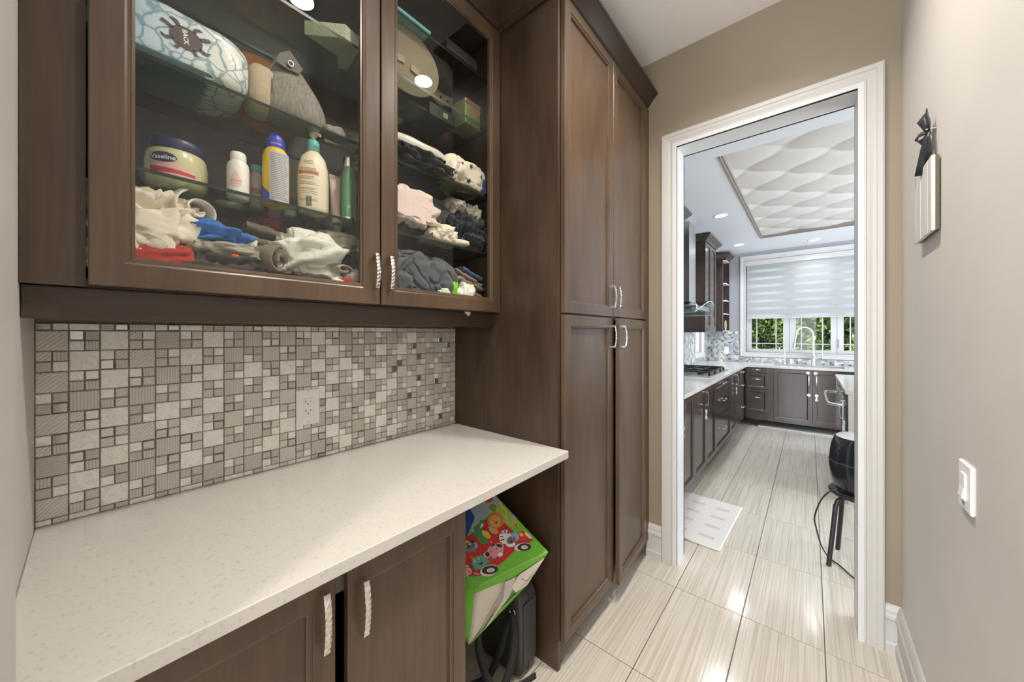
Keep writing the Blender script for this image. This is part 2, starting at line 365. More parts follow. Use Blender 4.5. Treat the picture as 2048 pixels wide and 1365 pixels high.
def pull(F, u, v, parent, length=.11, vertical=True, proj=.030, w=.013, hammered=True, mat=None, name='handle'):
    """arched pull with a hammered strap; (u, v) is its middle on frame F (W=0 is the door face)"""
    O, U, V, W = [Vector(q) for q in F]; A, B = (V, U) if vertical else (U, V); C = O+U*u+V*v; m = MB()
    n = 18 if hammered else 12; rows = []; rnd = random.Random(int(u*1000+v*77))
    for i in range(n+1):
        s_ = i/n*2-1; d = proj*(.72+.28*(1-s_*s_)); a = s_*length/2
        row = []
        for j, q in enumerate((-1, -.4, .4, 1)):
            jit = ((.0011 if (i+(j > 1)) % 2 else -.0011)+(rnd.random()-.5)*.0010) if hammered and 0 < i < n else 0
            row.append(C+A*a+B*(q*w/2)+W*(d+jit-(.0008 if abs(q) == 1 else 0)))
        rows.append(row+[C+A*a+B*(w/2)+W*(d-.004), C+A*a-B*(w/2)+W*(d-.004)])
    vs = [p for r in rows for p in r]; k = 6
    m.add(vs, [(i*k+j, i*k+(j+1) % k, (i+1)*k+(j+1) % k, (i+1)*k+j) for i in range(n) for j in range(k)]+[tuple(range(k-1, -1, -1)), tuple(n*k+j for j in range(k))])
    for sgn in (-1, 1):
        a = sgn*(length/2-.0035); c = C+A*a
        p = [c+B*q*w*.46+A*r*.0045 for q, r in ((-1, -1), (1, -1), (1, 1), (-1, 1))]
        m.prism(p, W*(proj*.72-.001))
    return m.build(name, mat or CHROME, parent)
def text_mesh(s, size, mat, F, u, v, parent, name='lettering', rot=0, wrap=None, sx=1, bold=0):
    c = bpy.data.curves.new('t', 'FONT'); c.body = s; c.size = size; c.align_x = 'CENTER'; c.align_y = 'CENTER'; c.offset = bold; c.resolution_u = 2
    o = bpy.data.objects.new('t', c); me = bpy.data.meshes.new_from_object(o); bpy.data.objects.remove(o)
    O, U, V, W = [Vector(q) for q in F]; off = OFF.get(parent, Vector((0, 0, 0)))
    for vt in me.vertices:
        x, y = vt.co.x*sx, vt.co.y; x, y = x*math.cos(rot)-y*math.sin(rot), x*math.sin(rot)+y*math.cos(rot)
        if wrap:   # wrap=(centre, radius x, angle, [radius y])
            cx, cy_, cz, R, a0 = wrap; a = a0+x/R; p = Vector((cx+math.cos(a)*R, cy_+math.sin(a)*R, cz+v+y))
        else: p = O+U*(u+x)+V*(v+y)
        vt.co = p-off
    me.materials.clear(); me.materials.append(mat)
    t = bpy.data.objects.new(name, me); COL.objects.link(t); t.name = name; t.parent = parent; OFF[t] = off
    return t

# ================================================================== THE SETTING
floor = struct(bx('floor', GROUT, None, -3.2, 3.8, -3.4, 7.1, -.06, -.0025))
tl = MB(); tl.box(.0018, .3032, .0018, .6082, -.011, 0, bev=.0012); t0 = None
for i in range(-3, 10):
    for j in range(-9, 13):
        x, y = -.56+.305*i, 2.05+.61*j-1.22
        if y < -1.4 or y > 6.95: continue
        if y < 2.3 and x > .25: continue
        if x < -.87 and not (0.1 < y < 2.0): continue
        if y > 2.3 and x > 1.9: continue
        if t0 is None:
            t0 = tl.build('floor_tile', TILE, floor); o = t0
        else:
            o = t0.copy(); COL.objects.link(o)
        o.location = (x, y, 0)

HW = dict(z0=0, z1=3.06)
struct(bx('wall_left', TAN, None, -1.53, -1.425, -.086, 2.24, 0, 3.06))
m = MB(); m.box(-3.2, -.72, -.190, -.086, 0, 3.06); struct(m.build('wall_side', TAN_DAYLIT))
struct(bx('wall_right', TAN_DAYLIT, None, .3, .42, -3.4, 2.24, 0, 3.06))
struct(bx('wall_far_left', TAN_DAYLIT, None, -3.3, -3.2, -3.4, -.19, 0, 3.06))
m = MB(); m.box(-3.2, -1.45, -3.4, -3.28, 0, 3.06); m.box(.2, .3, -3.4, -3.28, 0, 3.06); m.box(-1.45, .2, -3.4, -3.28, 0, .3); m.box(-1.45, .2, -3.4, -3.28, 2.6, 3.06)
struct(m.build('wall_rear', TAN_DAYLIT))
m = MB(); m.box(-1.53, -.623, 2.24, 2.38, 0, 3.06); m.box(.185, 3.8, 2.24, 2.38, 0, 3.06); m.box(-.623, .185, 2.24, 2.38, 2.507, 3.06)
struct(m.build('wall_front', TAN))
struct(bx('ceiling', CEILP, None, -3.3, .42, -3.4, 2.38, 3.06, 3.12))
# kitchen shell
m = MB()   # left wall with the side window opening y 6.17..6.62, z 1.07..2.2
m.box(-1.50, -1.39, 2.38, 6.17, 0, 2.9); m.box(-1.50, -1.39, 6.62, 7.1, 0, 2.9); m.box(-1.50, -1.39, 6.17, 6.62, 0, 1.07); m.box(-1.50, -1.39, 6.17, 6.62, 2.2, 2.9)
struct(m.build('wall_kitchen_left', KWALL))
WX0, WX1, WZ0, WZ1 = -.815, .875, 1.08, 2.585
m = MB(); m.box(-1.5, WX0, 7.0, 7.14, 0, 2.9); m.box(WX1, 3.8, 7.0, 7.14, 0, 2.9); m.box(WX0, WX1, 7.0, 7.14, 0, WZ0); m.box(WX0, WX1, 7.0, 7.14, WZ1, 2.9)
struct(m.build('wall_kitchen_back', KWALL))
m = MB(); m.box(3.7, 3.8, 2.38, 2.8, 0, 2.9); m.box(3.7, 3.8, 6.5, 7.0, 0, 2.9); m.box(3.7, 3.8, 2.8, 6.5, 2.5, 2.9)
struct(m.build('wall_kitchen_right', KWALL))
TX0, TX1, TY0, TY1, KZ = -.515, 1.9, 3.06, 6.02, 2.72
m = MB(); m.box(-1.5, TX0, 2.38, 7.1, KZ, KZ+.03); m.box(TX1, 3.8, 2.38, 7.1, KZ, KZ+.03); m.box(TX0, TX1, 2.38, TY0, KZ, KZ+.03); m.box(TX0, TX1, TY1, 7.1, KZ, KZ+.03)
struct(m.build('ceiling_kitchen', KCEIL))
# recessed tray: painted fascia with a fine moulding and tufted relief panels
FASC = principled('tray_fascia_paint', srgb(140, 131, 123), .5)
m = MB()
for a in ((TX0+.0005, TX0+.012, TY0, TY1), (TX1-.012, TX1-.0005, TY0, TY1), (TX0+.012, TX1-.012, TY1-.012, TY1-.0005)): m.box(*a, KZ-.002, KZ+.046)
m.sweep([(0, KZ-.004), (.006, KZ-.008), (.018, KZ-.008), (.022, KZ-.001)], [(TX0, TY0), (TX0, TY1), (TX1, TY1), (TX1, TY0)][::-1])
tray = struct(m.build('trim_1', FASC))
def tufted():
    nx, ny = 150, 190; vs = []; TP = principled('tufted_relief_paint', srgb(214, 209, 204), .45)
    for j in range(ny+1):
        for i in range(nx+1):
            x = TX0+(TX1-TX0)*i/nx; y = TY0+(TY1-TY0)*j/ny
            # diagonal lattice of pillows, 0.52 wide and 0.53 long, with buttons at the corners
            a = (x+.15)/.53+(y-3.29)/.53; b = (x+.15)/.53-(y-3.29)/.53
            wa = a+.05*math.sin(2*PI*b); wb_ = b+.05*math.sin(2*PI*a)
            fa, fb = wa-math.floor(wa), wb_-math.floor(wb_)
            ha = (math.sin(PI*fa)*math.sin(PI*fb)); h = max(ha, 0)**.5
            z = KZ+.044-.026*h
            vs.append((x, y, z))
    fs = [(j*(nx+1)+i, (j+1)*(nx+1)+i, (j+1)*(nx+1)+i+1, j*(nx+1)+i+1) for j in range(ny) for i in range(nx)]
    m = MB(); m.add(vs, fs, 0, True); return m.build('tufted_panel', TP, tray)
tufted()
bx('ceiling_board', KCEIL, tray, TX0-.02, TX1+.02, TY0-.02, TY1+.02, KZ+.047, KZ+.08)

# ---- door opening lining and casings
jl = MB(); jl.box(-.623, -.603, 2.222, 2.392, 0, 2.507); jl.box(.165, .185, 2.222, 2.392, 0, 2.507); jl.box(-.603, .165, 2.222, 2.392, 2.487, 2.507)
jl.box(-.603, -.590, 2.30, 2.335, 0, 2.475) if False else None
door_o = struct(jl.build('door_1', principled('jamb_paint_lit', (.66, .66, .66), .45)))  # brighter trim paint: light for the shaded soffit is put into the colour
CP = [(0, 0), (0, .012), (.006, .016), (.026, .018), (.030, .014), (.034, .014), (.046, .020), (.058, .021), (.062, .025), (.078, .026), (.084, .022), (.084, 0)]
def casing(name, y, sgn, x0, x1, zt):
    vs = []; pathpts = [(x0, 0, -1, 0), (x0, zt, -1, 1), (x1, zt, 1, 1), (x1, 0, 1, 0)]; m = MB()
    for (x, z, dx, dz) in pathpts:
        for (w, d) in CP: vs.append((x+dx*w, y+sgn*d, z+dz*w))
    k = len(CP)
    fs = [(i*k+j, i*k+j+1, (i+1)*k+j+1, (i+1)*k+j) for i in range(3) for j in range(k-1)]
    if sgn > 0: fs = [f[::-1] for f in fs]
    m.add(vs, fs); return m.build(name, TRIM, door_o)
casing('door_casing', 2.24, -1, -.603, .165, 2.487)
casing('door_casing', 2.38, 1, -.603, .165, 2.487)
# ---- baseboards
BP = [(0, 0), (.020, 0), (.020, .040), (.016, .046), (.013, .048), (.013, .140), (.020, .146), (.020, .160), (.014, .168), (.014, .180), (.009, .196), (.004, .203), (0, .205)]
m = MB(); m.sweep(BP, [(-.780, 2.24), (-.689, 2.24)]); struct(m.build('baseboard_front', TRIM))
m = MB(); m.sweep(BP, [(.250, 2.24), (.3, 2.24), (.3, -3.2)]); struct(m.build('baseboard_right', TRIM))
# near left opening: painted corner board and casing that edges the niche
m = MB(); m.box(-.815, -.62, -.086, -.064, 0, 3.06, bev=.002); m.box(-.72, -.70, -.19, -.086, 0, 3.06); struct(m.build('trim_2', TRIM))

# ================================================================== MOSAIC BACKSPLASH
MP = .0511; MY0 = -.086; MZT = 1.3885
spl = struct(bx('wall_backsplash', MGROUT, None, -1.425, -1.4215, -.086, 1.2249, .9142, 1.4065))
rnd = random.Random(11)
cache = {}; cells = []
def mtile(y0, y1, z0, z1, mat, kind):
    y0 = max(y0, -.085); y1 = min(y1, 1.2245); z0 = max(z0, .9150); z1 = min(z1, 1.406)
    if y1-y0 < .004 or z1-z0 < .004: return
    cells.append((y0, y1, z0, z1, mat, kind))
ocut = (.474, .556, 1.044, 1.178)
for c in range(0, 27):
    for r in range(-1, 10):
        y0 = MY0+c*MP; z1 = MZT-r*MP; g = .0012
        if (c+r) % 2 == 0:
            light_p = .92 if (c % 4 == 1 or c == 2) else (.12 if c in (0, 3, 5) else .42)
            mat = rnd.choice(TW) if rnd.random() < (light_p if c < 20 else .12) else rnd.choice(TG)
            mtile(y0+g, y0+MP-g, z1-MP+g, z1-g, mat, 'large_tile')
        else:
            wpos = rnd.randrange(4); mpos = rnd.choice([q for q in range(4) if q != wpos])
            for q in range(4):
                yy = y0+(q % 2)*MP/2; zz = z1-(q//2)*MP/2
                mat = TW[q % 2] if q == wpos else (rnd.choice(TM) if q == mpos and rnd.random() < .85 else rnd.choice(TG))
                mtile(yy+g, yy+MP/2-g, zz-MP/2+g, zz-g, mat, 'small_tile')
def tile_geo(m, y0, y1, z0, z1, t=.0065, b=.0016):
    x0, x1 = -1.4216, -1.4216+t
    vs = [(x0,y0,z0),(x0,y1,z0),(x0,y1,z1),(x0,y0,z1),(x1-b,y0,z0),(x1-b,y1,z0),(x1-b,y1,z1),(x1-b,y0,z1),(x1,y0+b,z0+b),(x1,y1-b,z0+b),(x1,y1-b,z1-b),(x1,y0+b,z1-b)]
    fs = [(0,1,5,4),(1,2,6,5),(2,3,7,6),(3,0,4,7),(4,5,9,8),(5,6,10,9),(6,7,11,10),(7,4,8,11),(8,9,10,11)]
    return vs, fs
small = sorted([c for c in cells if c[5] == 'small_tile'], key=lambda c: c[0]); large = [c for c in cells if c[5] == 'large_tile']
rest = small[295:]; small = small[:295]
for c in large+small:
    y0, y1, z0, z1, mat, kind = c; key = (round(y1-y0, 4), round(z1-z0, 4), mat.name)
    if key not in cache:
        m = MB(); m.add(*tile_geo(m, 0, y1-y0, 0, z1-z0)); o = m.build(kind, mat, spl); cache[key] = o
    else:
        o = cache[key].copy(); o.name = kind; COL.objects.link(o)
    tlt = (rnd.random()-.5)*.016
    o.location = (0, y0, z0); 
    o.rotation_euler = (0, 0, 0)
allm = TG+TW+TM; m = MB()
for y0, y1, z0, z1, mat, kind in rest: m.add(*tile_geo(m, y0, y1, z0, z1), mi=allm.index(mat))
o = m.build('small_tiles', allm, spl); o['kind'] = 'stuff'
# outlet
out = thing('wall_outlet', 'white duplex electrical outlet mounted on the mosaic backsplash above the counter', 'outlet', (-1.415, .515, 1.111))
bx('cover_plate', WHITEP, out, -1.4155, -1.4085, .475, .555, 1.046, 1.176, bev=.003)
bx('receptacle', WHITEP, out, -1.409, -1.4062, .498, .532, 1.078, 1.144, bev=.0015)
m = MB()
for zc in (1.094, 1.128):
    m.box(-1.4063, -1.4059, .505, .5065, zc, zc+.009); m.box(-1.4063, -1.4059, .503, .508, zc+.004, zc+.0055)
    m.box(-1.4063, -1.4059, .520, .5217, zc+.001, zc+.008)
    m.lathe([(.0022, 0), (.0022, .0001)], (0, 0, 0), 8) if False else None
    m.box(-1.4063, -1.4058, .5115, .5155, zc-.008, zc-.004)
m.build('slot', INK, out)
for zc in (1.056, 1.166): bx('screw', CHROME, out, -1.4087, -1.4081, .5135, .5165, zc-.0015, zc+.0015, bev=.0005)

# ================================================================== UPPER GLASS-DOOR CABINET
up = thing('glazed_cabinet', 'dark brown wall cabinet with two glazed doors full of clothes and toiletries, above the mosaic', 'cabinet', (-1.27, .58, 1.41))
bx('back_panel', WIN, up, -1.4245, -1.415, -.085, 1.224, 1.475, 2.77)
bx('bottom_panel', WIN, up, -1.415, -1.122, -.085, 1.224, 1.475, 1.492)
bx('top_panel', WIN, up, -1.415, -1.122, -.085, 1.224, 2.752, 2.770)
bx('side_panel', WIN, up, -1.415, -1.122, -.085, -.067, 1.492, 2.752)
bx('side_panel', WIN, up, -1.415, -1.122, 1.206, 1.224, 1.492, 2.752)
bx('filler_panel', WOODSHADE, up, -1.140, -1.121, -.085, -.006, 1.475, 2.775)
m = MB(); m.box(-1.4, -1.142, -.066, -.02, 1.493, 2.751); m.build('inner_filler', WIN, up)
m = MB(); m.box(-1.163, -1.143, -.085, 1.224, 1.410, 1.475, bev=.0015); m.build('light_rail', wood('light_rail_wood', 1, (.036, .023, .016), (.066, .044, .030)), up)
bx('light_rail_return', WOODX, up, -1.4, -1.143, -.085, -.066, 1.410, 1.475) if False else None
gd1 = shaker(FX(-1.119), -.003, .623, 1.478, 2.772, up, name='door', glass=True)
gd2 = shaker(FX(-1.119), .628, 1.222, 1.478, 2.772, up, name='door', glass=True)
pull(FX(-1.099), .603, 1.586, gd1); pull(FX(-1.099), .655, 1.586, gd2)
SHZ = (1.755, 2.015, 2.335, 2.560)
for z in SHZ:
    m = MB(); m.box(-1.412, -1.150, -.060, 1.203, z-.009, z)
    for k in range(6):
        if k not in (0, 1): m.mi[k] = 1
    m.build('glass_shelf', [SHELFGLASS, GLASSEDGE], up)
for z in SHZ:
    for xx in (-1.18, -1.38): bx('shelf_pin', CHROME, up, xx-.003, xx+.003, 1.197, 1.206, z-.014, z-.008)
m = MB()      # rows of drilled peg holes lined with bright sleeves in the right side panel
for k in range(36): m.lathe([(.0022, 0), (.0022, .001)], (-1.165, 1.2035, 1.53+k*.034), 6)
m.build('peg_sleeve', CHROME, up)['kind'] = 'stuff'
m = MB(); m.prism([(-1.1425, 1.035, 1.4775), (-1.1425, 1.075, 1.4775), (-1.1425, 1.068, 1.462), (-1.1425, 1.060, 1.458)], (.004, 0, 0)); m.build('shelf_clip', WHITEP, up)['label'] = 'pale plastic clip stuck under the right door'
# ================================================================== TALL PANTRY
tall = thing('pantry_cabinet', 'tall dark brown four-door pantry cabinet standing between the counter and the doorway', 'cabinet', (-1.1, 1.73, 0))
bx('side_panel', WOODSHADE, tall, -1.424, -.786, 1.225, 1.244, 0, 2.775)
bx('side_panel', WOODV, tall, -1.424, -.786, 2.182, 2.238, .105, 2.775)
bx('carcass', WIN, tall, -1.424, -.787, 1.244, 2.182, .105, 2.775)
bx('toe_kick', WOODH, tall, -.90, -.885, 1.244, 2.238, 0, .105)
bx('filler_panel', WOODV, tall, -.786, -.768, 2.184, 2.238, .105, 2.772)
F = FX(-.785); ZS = 1.462
d = shaker(F, 1.247, 1.712, ZS+.004, 2.772, tall); pull(FX(-.765), 1.685, 1.566, d)
d = shaker(F, 1.716, 2.181, ZS+.004, 2.772, tall); pull(FX(-.765), 1.745, 1.566, d)
d = shaker(F, 1.247, 1.712, .108, ZS-.003, tall); pull(FX(-.765), 1.685, 1.366, d)
# right lower door stands slightly ajar, hinged on its far edge
hinge = Vector((-.785, 2.181, 0)); al = math.radians(3.6)
U = Vector((math.sin(al)*-1, math.cos(al), 0)); W = Vector((math.cos(al), math.sin(al), 0))
F4 = (hinge-U*.465, U, (0, 0, 1), W)
d = shaker(F4, 0, .465, .108, ZS-.003, tall); d['label'] = 'lower right door standing slightly ajar'
pull((hinge-U*.465+W*.020, U, (0, 0, 1), W), .029, 1.366, d)
# crown moulding running over both cabinets
CR = [(0, 2.768), (.012, 2.768), (.012, 2.786), (.020, 2.790), (.020, 2.797), (.066, 2.846), (.072, 2.848), (.072, 2.862), (0, 2.862)]
m = MB(); m.sweep(CR, [(-1.121, -.085), (-1.121, 1.225), (-.786, 1.225), (-.786, 2.238)]); cw = struct(m.build('trim_3', wood('crown_wood', 1, (.034, .022, .015), (.060, .040, .027))))
m = MB(); m.add([(-1.42, -.085, 2.858), (-1.121, -.085, 2.858), (-1.121, 1.225, 2.858), (-.786, 1.225, 2.858), (-.786, 2.238, 2.858), (-1.42, 2.238, 2.858)], [(0, 1, 2, 3, 4, 5)]); m.build('top_board', WIN, cw)

# ================================================================== BASE CABINET, COUNTER
base = thing('base_cabinet', 'dark brown base cabinet with two doors under the left end of the counter', 'cabinet', (-1.1, .3, 0))
bx('side_panel', WOODV, base, -1.42, -.785, .683, .702, 0, .883)
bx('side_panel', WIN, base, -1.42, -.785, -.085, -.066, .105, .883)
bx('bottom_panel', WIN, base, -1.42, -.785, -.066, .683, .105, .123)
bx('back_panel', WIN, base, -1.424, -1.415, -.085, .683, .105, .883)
bx('toe_kick', WOODH, base, -.87, -.855, -.085, .683, 0, .105)
bx('front_rail', principled('raw_rail', srgb(120, 112, 100), .6), base, -.803, -.787, -.066, .683, .815, .883)
d = shaker(FX(-.783), -.022, .332, .112, .872, base); pull(FX(-.763), .306, .795, d, .118)
d = shaker(FX(-.783), .358, .700, .112, .872, base); pull(FX(-.763), .389, .778, d, .118)
ct = bx('countertop', QUARTZ, None, -1.4213, -.735, -.0855, 1.2247, .884, .914, bev=.002)
m = MB(); m.box(-.790, -.735, 1.2247, 1.240, .884, .914)
rebase(ct); tag(ct, 'speckled white quartz countertop running along the mosaic wall', 'countertop')

# ================================================================== RIGHT WALL: SWITCH AND HANGING PLAQUE
sw = thing('light_switch', 'white rocker switch with a small slide dimmer on the right wall', 'switch', (.3, 1.39, 1.0))
bx('cover_plate', WHITEP, sw, .292, .3, 1.345, 1.437, .943, 1.062, bev=.004)
bx('rocker', WHITEP, sw, .2885, .2925, 1.375, 1.408, .970, 1.036, bev=.0015)
m = MB(); m.add([(.2885, 1.377, .972), (.2885, 1.406, .972), (.2885, 1.406, 1.003), (.2885, 1.377, 1.003), (.2845, 1.377, .978), (.2845, 1.406, .978)], [(0, 1, 5, 4), (4, 5, 2, 3), (0, 4, 3), (1, 2, 5)]); m.build('rocker_paddle', WHITEP, sw)
bx('slider', CHROME, sw, .2895, .2925, 1.384, 1.399, .958, .968, bev=.001)

PLQ = principled('limewashed_wood', srgb(205, 203, 198), .5, var=(9, .14, (1, 7, .5)))
pq = thing('hanging_plaque', 'square whitewashed wooden plaque hung from a black ribbon bow on the right wall', 'plaque', (.29, 1.75, 1.70))
yb0, yb1 = 1.632, 1.855
for k in range(5):
    w_ = (yb1-yb0)/5; bx('plank', PLQ, pq, .2800-.0004*(k % 2), .2885, yb0+k*w_+.0006, yb0+(k+1)*w_-.0006, 1.692, 1.920, bev=.001)
bx('backing_board', principled('dark_olive_board', srgb(92, 86, 66), .7), pq, .2885, .2965, yb0+.002, yb1-.002, 1.694, 1.918)
def ribbon(path, w, nrm, th=.0012):
    m = MB(); vs = []; P = [Vector(p) for p in path]
    for i, p in enumerate(P):
        t = (P[min(i+1, len(P)-1)]-P[max(i-1, 0)]).normalized(); b = t.cross(Vector(nrm)).normalized(); ww = w[i] if isinstance(w, list) else w
        b = (b+Vector((-.5, 0, 0))).normalized()
        vs += [p-b*ww/2, p+b*ww/2]
    m.add(vs, [(2*i, 2*i+1, 2*i+3, 2*i+2) for i in range(len(P)-1)], 0, True); return m
RIB = principled('black_ribbon', srgb(42, 43, 46), .45)
def rib(name, path, w):
    o = ribbon(path, w, (1, 0, 0)).build(name, RIB, pq); md = o.modifiers.new('s', 'SOLIDIFY'); md.thickness = .0012; return o
rib('ribbon_strap', [(.281, 1.745, 1.896), (.279, 1.735, 1.925), (.277, 1.712, 1.955), (.279, 1.698, 1.985), (.284, 1.690, 2.015)], [.060, .040, .026, .020, .014])
rib('ribbon_strap', [(.284, 1.690, 1.92), (.285, 1.680, 1.95), (.286, 1.682, 1.985), (.285, 1.690, 2.01)], [.026, .022, .018, .014])
rib('ribbon_loop', [(.283, 1.690, 2.012), (.274, 1.715, 2.020), (.268, 1.742, 2.024), (.270, 1.755, 2.014), (.276, 1.742, 2.002), (.281, 1.715, 2.000), (.284, 1.690, 2.008)], [.010, .018, .020, .02, .020, .016, .010])
rib('ribbon_tail', [(.283, 1.690, 2.014), (.280, 1.700, 2.035), (.277, 1.712, 2.058), (.274, 1.725, 2.075)], [.012, .020, .028, .030])
rib('ribbon_tail', [(.284, 1.688, 2.014), (.284, 1.684, 2.04), (.282, 1.695, 2.066), (.281, 1.690, 2.088)], [.012, .014, .012, .003])
m = MB(); m.tube([(.283, 1.75, 2.005), (.282, 1.775, 1.985), (.282, 1.80, 1.96), (.281, 1.812, 1.925), (.280, 1.835, 1.91), (.280, 1.838, 1.880)], .0007, 5); m.build('thread', RIB, pq)
m = MB(); m.tube([(.3, 1.689, 2.02), (.278, 1.689, 2.022)], .0022, 8); m.build('nail', CHROME, pq)

# ================================================================== CEILING LIGHTS
EMW = bpy.data.materials.new('lamp_diffuser'); EMW.use_nodes = True; EMW.node_tree.nodes['Principled BSDF'].inputs['Emission Color'].default_value = (1, .93, .82, 1); EMW.node_tree.nodes['Principled BSDF'].inputs['Emission Strength'].default_value = 9
def downlight(x, y, z, watts, color, label, group, r=.055, soft=PI):
    t = thing('ceiling_light', label, 'light', (x, y, z), group)
    m = MB(); m.lathe([(r+.016, 0), (r+.016, -.003), (r+.004, -.006), (r, -.003), (r, 0)], (x, y, z)); m.build('trim_ring', WHITEP, t)
    m = MB(); m.lathe([(r, -.002), (r-.001, -.0025)], (x, y, z)); m.build('diffuser', EMW, t)
    light('lamp', 'AREA', (x, y, z-.009), watts, color, r*2, spread=2.3)
downlight(-.26, 1.42, 3.06, 8.5, WARM, 'round recessed hall ceiling light nearest the doorway', 'recessed hall lights')
downlight(-.27, .68, 3.06, 8.5, WARM, 'round recessed hall ceiling light in front of the glass cabinet', 'recessed hall lights')
downlight(-.27, -.75, 3.06, 8.5, WARM, 'round recessed hall ceiling light behind the glass cabinet end', 'recessed hall lights')
downlight(-.778, 4.60, KZ, 9, COOL, 'recessed kitchen ceiling light nearest the doorway, left of the tray', 'recessed kitchen lights')
downlight(-.824, 6.28, KZ, 5, COOL, 'recessed kitchen ceiling light in the far left corner', 'recessed kitchen lights')
downlight(.044, 6.64, KZ, 2.5, COOL, 'recessed kitchen ceiling light above the sink window', 'recessed kitchen lights')

# ================================================================== KITCHEN
KD = dict(mat=KWV)
def locks(F, u, v, parent, long_=True):
    """white childproof latch: two pads and a strap"""
    m = MB(); O, U, V, W = [Vector(q) for q in F]
    def pad(vc, r, d):
        c = O+U*u+V*vc; n = 12; vs = [c+U*math.cos(2*PI*k/n)*r+V*math.sin(2*PI*k/n)*r for k in range(n)]
        m.prism(vs, W*d)
    if long_: pad(v+.030, .019, .012); pad(v-.030, .016, .012); m.fbox(F, u-.008, u+.008, v-.03, v+.03, .001, .009)
    else: pad(v, .020, .010)
    return m.build('child_lock', WHITEP, parent)
# left run
kb = thing('kitchen_base_cabinet', 'left run of dark kitchen base cabinets with doors and wide drawers under the cooktop', 'cabinet', (-1.07, 4.6, 0))
m = MB(); m.box(-1.388, -.782, 2.42, 6.335, .105, .883); m.build('carcass', KWV, kb)
bx('toe_kick', KWV, kb, -.86, -.845, 2.42, 6.37, 0, .105)
F = FX(-.782); FF = FX(-.762)
def kdoor(u0, u1, hu, lock=True, F=F, FF=FF, par=None, v0=.112, v1=.872, hv=.765, lk=True):
    d = shaker(F, u0+.0015, u1-.0015, v0, v1, par or kb, mat=KWV)
    pull(FF, hu, hv, d, .13, hammered=False, mat=CHROME2, w=.012)
    if lk: locks(FF, hu, hv-.155, d)
    return d
kdoor(2.49, 2.92, 2.88); kdoor(2.92, 3.36, 2.97); kdoor(3.36, 3.81, 3.77); 
d = shaker(F, 3.8115, 4.2585, .112, .872, kb, mat=KWV)
for (v0, v1, hv) in ((.747, .872, .815), (.470, .741, .62), (.112, .464, .30)):
    d = shaker(F, 4.263, 5.167, v0, v1, kb, mat=KWV, name='drawer'); pull(FF, 4.715, hv, d, .16, False, hammered=False, mat=CHROME2)
kdoor(5.17, 5.63, 5.59); d = shaker(F, 5.6315, 6.0885, .112, .872, kb, mat=KWV)
for (v0, v1, hv) in ((.747, .872, .815), (.470, .741, .62), (.112, .464, .30)):
    d = shaker(F, 6.092, 6.332, v0, v1, kb, mat=KWV, name='drawer'); pull(FF, 6.21, hv, d, .10, False, hammered=False, mat=CHROME2)
# back run
ks = thing('sink_cabinet', 'dark kitchen base cabinet under the sink with drawers at its left and two latched doors', 'cabinet', (.1, 6.68, 0))
bx('carcass', KWV, ks, -.748, 1.85, 6.382, 6.40, .105, .883)
bx('side_panel', KWV, ks, 1.83, 1.85, 6.40, 6.995, .105, .883)
bx('toe_kick', KWV, ks, -.78, 1.85, 6.80, 6.815, 0, .105)
F = FY(6.382); FF = FY(6.362)
for (v0, v1, hv) in ((.800, .872, .838), (.560, .794, .70), (.217, .554, .43)):
    d = shaker(F, -.745, -.474, v0, v1, ks, mat=KWV, name='drawer', stile=.042); pull(FF, -.61, hv+.01, d, .10, False, hammered=False, mat=CHROME2)
bx('filler_panel', KWV, ks, -.471, -.408, 6.366, 6.382, .112, .872)
bx('base_rail', KWV, ks, -.745, -.474, 6.366, 6.382, .112, .213)
for (u0, u1, hu) in ((-.404, .026, -.012), (.026, .456, .068)):
    d = shaker(F, u0+.0015, u1-.0015, .135, .872, ks, mat=KWV)
    pull(FF, hu, .735, d, .13, hammered=False, mat=CHROME2, w=.013)
    locks(FF, hu-.01, .838, d, False); 
    if hu > 0: locks(FF, hu, .505, d)
    else: locks(FF, hu, .535, d, False)
for (u0, u1) in ((.456, .90), (.90, 1.36), (1.36, 1.82)): shaker(F, u0+.0015, u1-.0015, .135, .872, ks, mat=KWV)
# counter with sink cut-out
SX0, SX1, SY0, SY1 = -.42, .36, 6.46, 6.86
m = MB(); m.box(-1.388, -.725, 2.42, 6.995, .884, .914, bev=.002); m.box(-.7252, SX0, 6.34, 6.995, .884, .914); m.box(SX1, 1.86, 6.34, 6.995, .884, .914)
m.box(SX0, SX1, 6.34, SY0, .884, .914); m.box(SX0, SX1, SY1, 6.995, .884, .914)
kc = m.build('countertop', QUARTZ); rebase(kc); tag(kc, 'L-shaped white quartz kitchen countertop beyond the doorway carrying the cooktop and sink', 'countertop')
sk = thing('kitchen_sink', 'stainless undermount sink set in the kitchen countertop below the window', 'sink', (-.03, 6.66, .70))
m = MB(); m.box(SX0-.004, SX0+.012, SY0-.004, SY1+.004, .70, .8835); m.box(SX1-.012, SX1+.004, SY0-.004, SY1+.004, .70, .8835); m.box(SX0, SX1, SY0-.004, SY0+.012, .70, .8835); m.box(SX0, SX1, SY1-.012, SY1+.004, .70, .8835); m.box(SX0, SX1, SY0, SY1, .69, .705); m.box(-.04, -.025, SY0, SY1, .70, .87)
m.build('basin', STEEL, sk)
m = MB(); m.lathe([(.03, 0), (.035, .004), (0, .004)], (-.22, 6.66, .705), 14); m.build('drain', CHROME2, sk)
fa = thing('kitchen_faucet', 'tall chrome gooseneck pull-down faucet standing behind the kitchen sink', 'faucet', (.04, 6.92, .914))
m = MB(); m.lathe([(.032, 0), (.032, .008), (.024, .012), (.024, .13), (.016, .15)], (.04, 6.92, .9145), 18); m.build('body', CHROME2, fa)
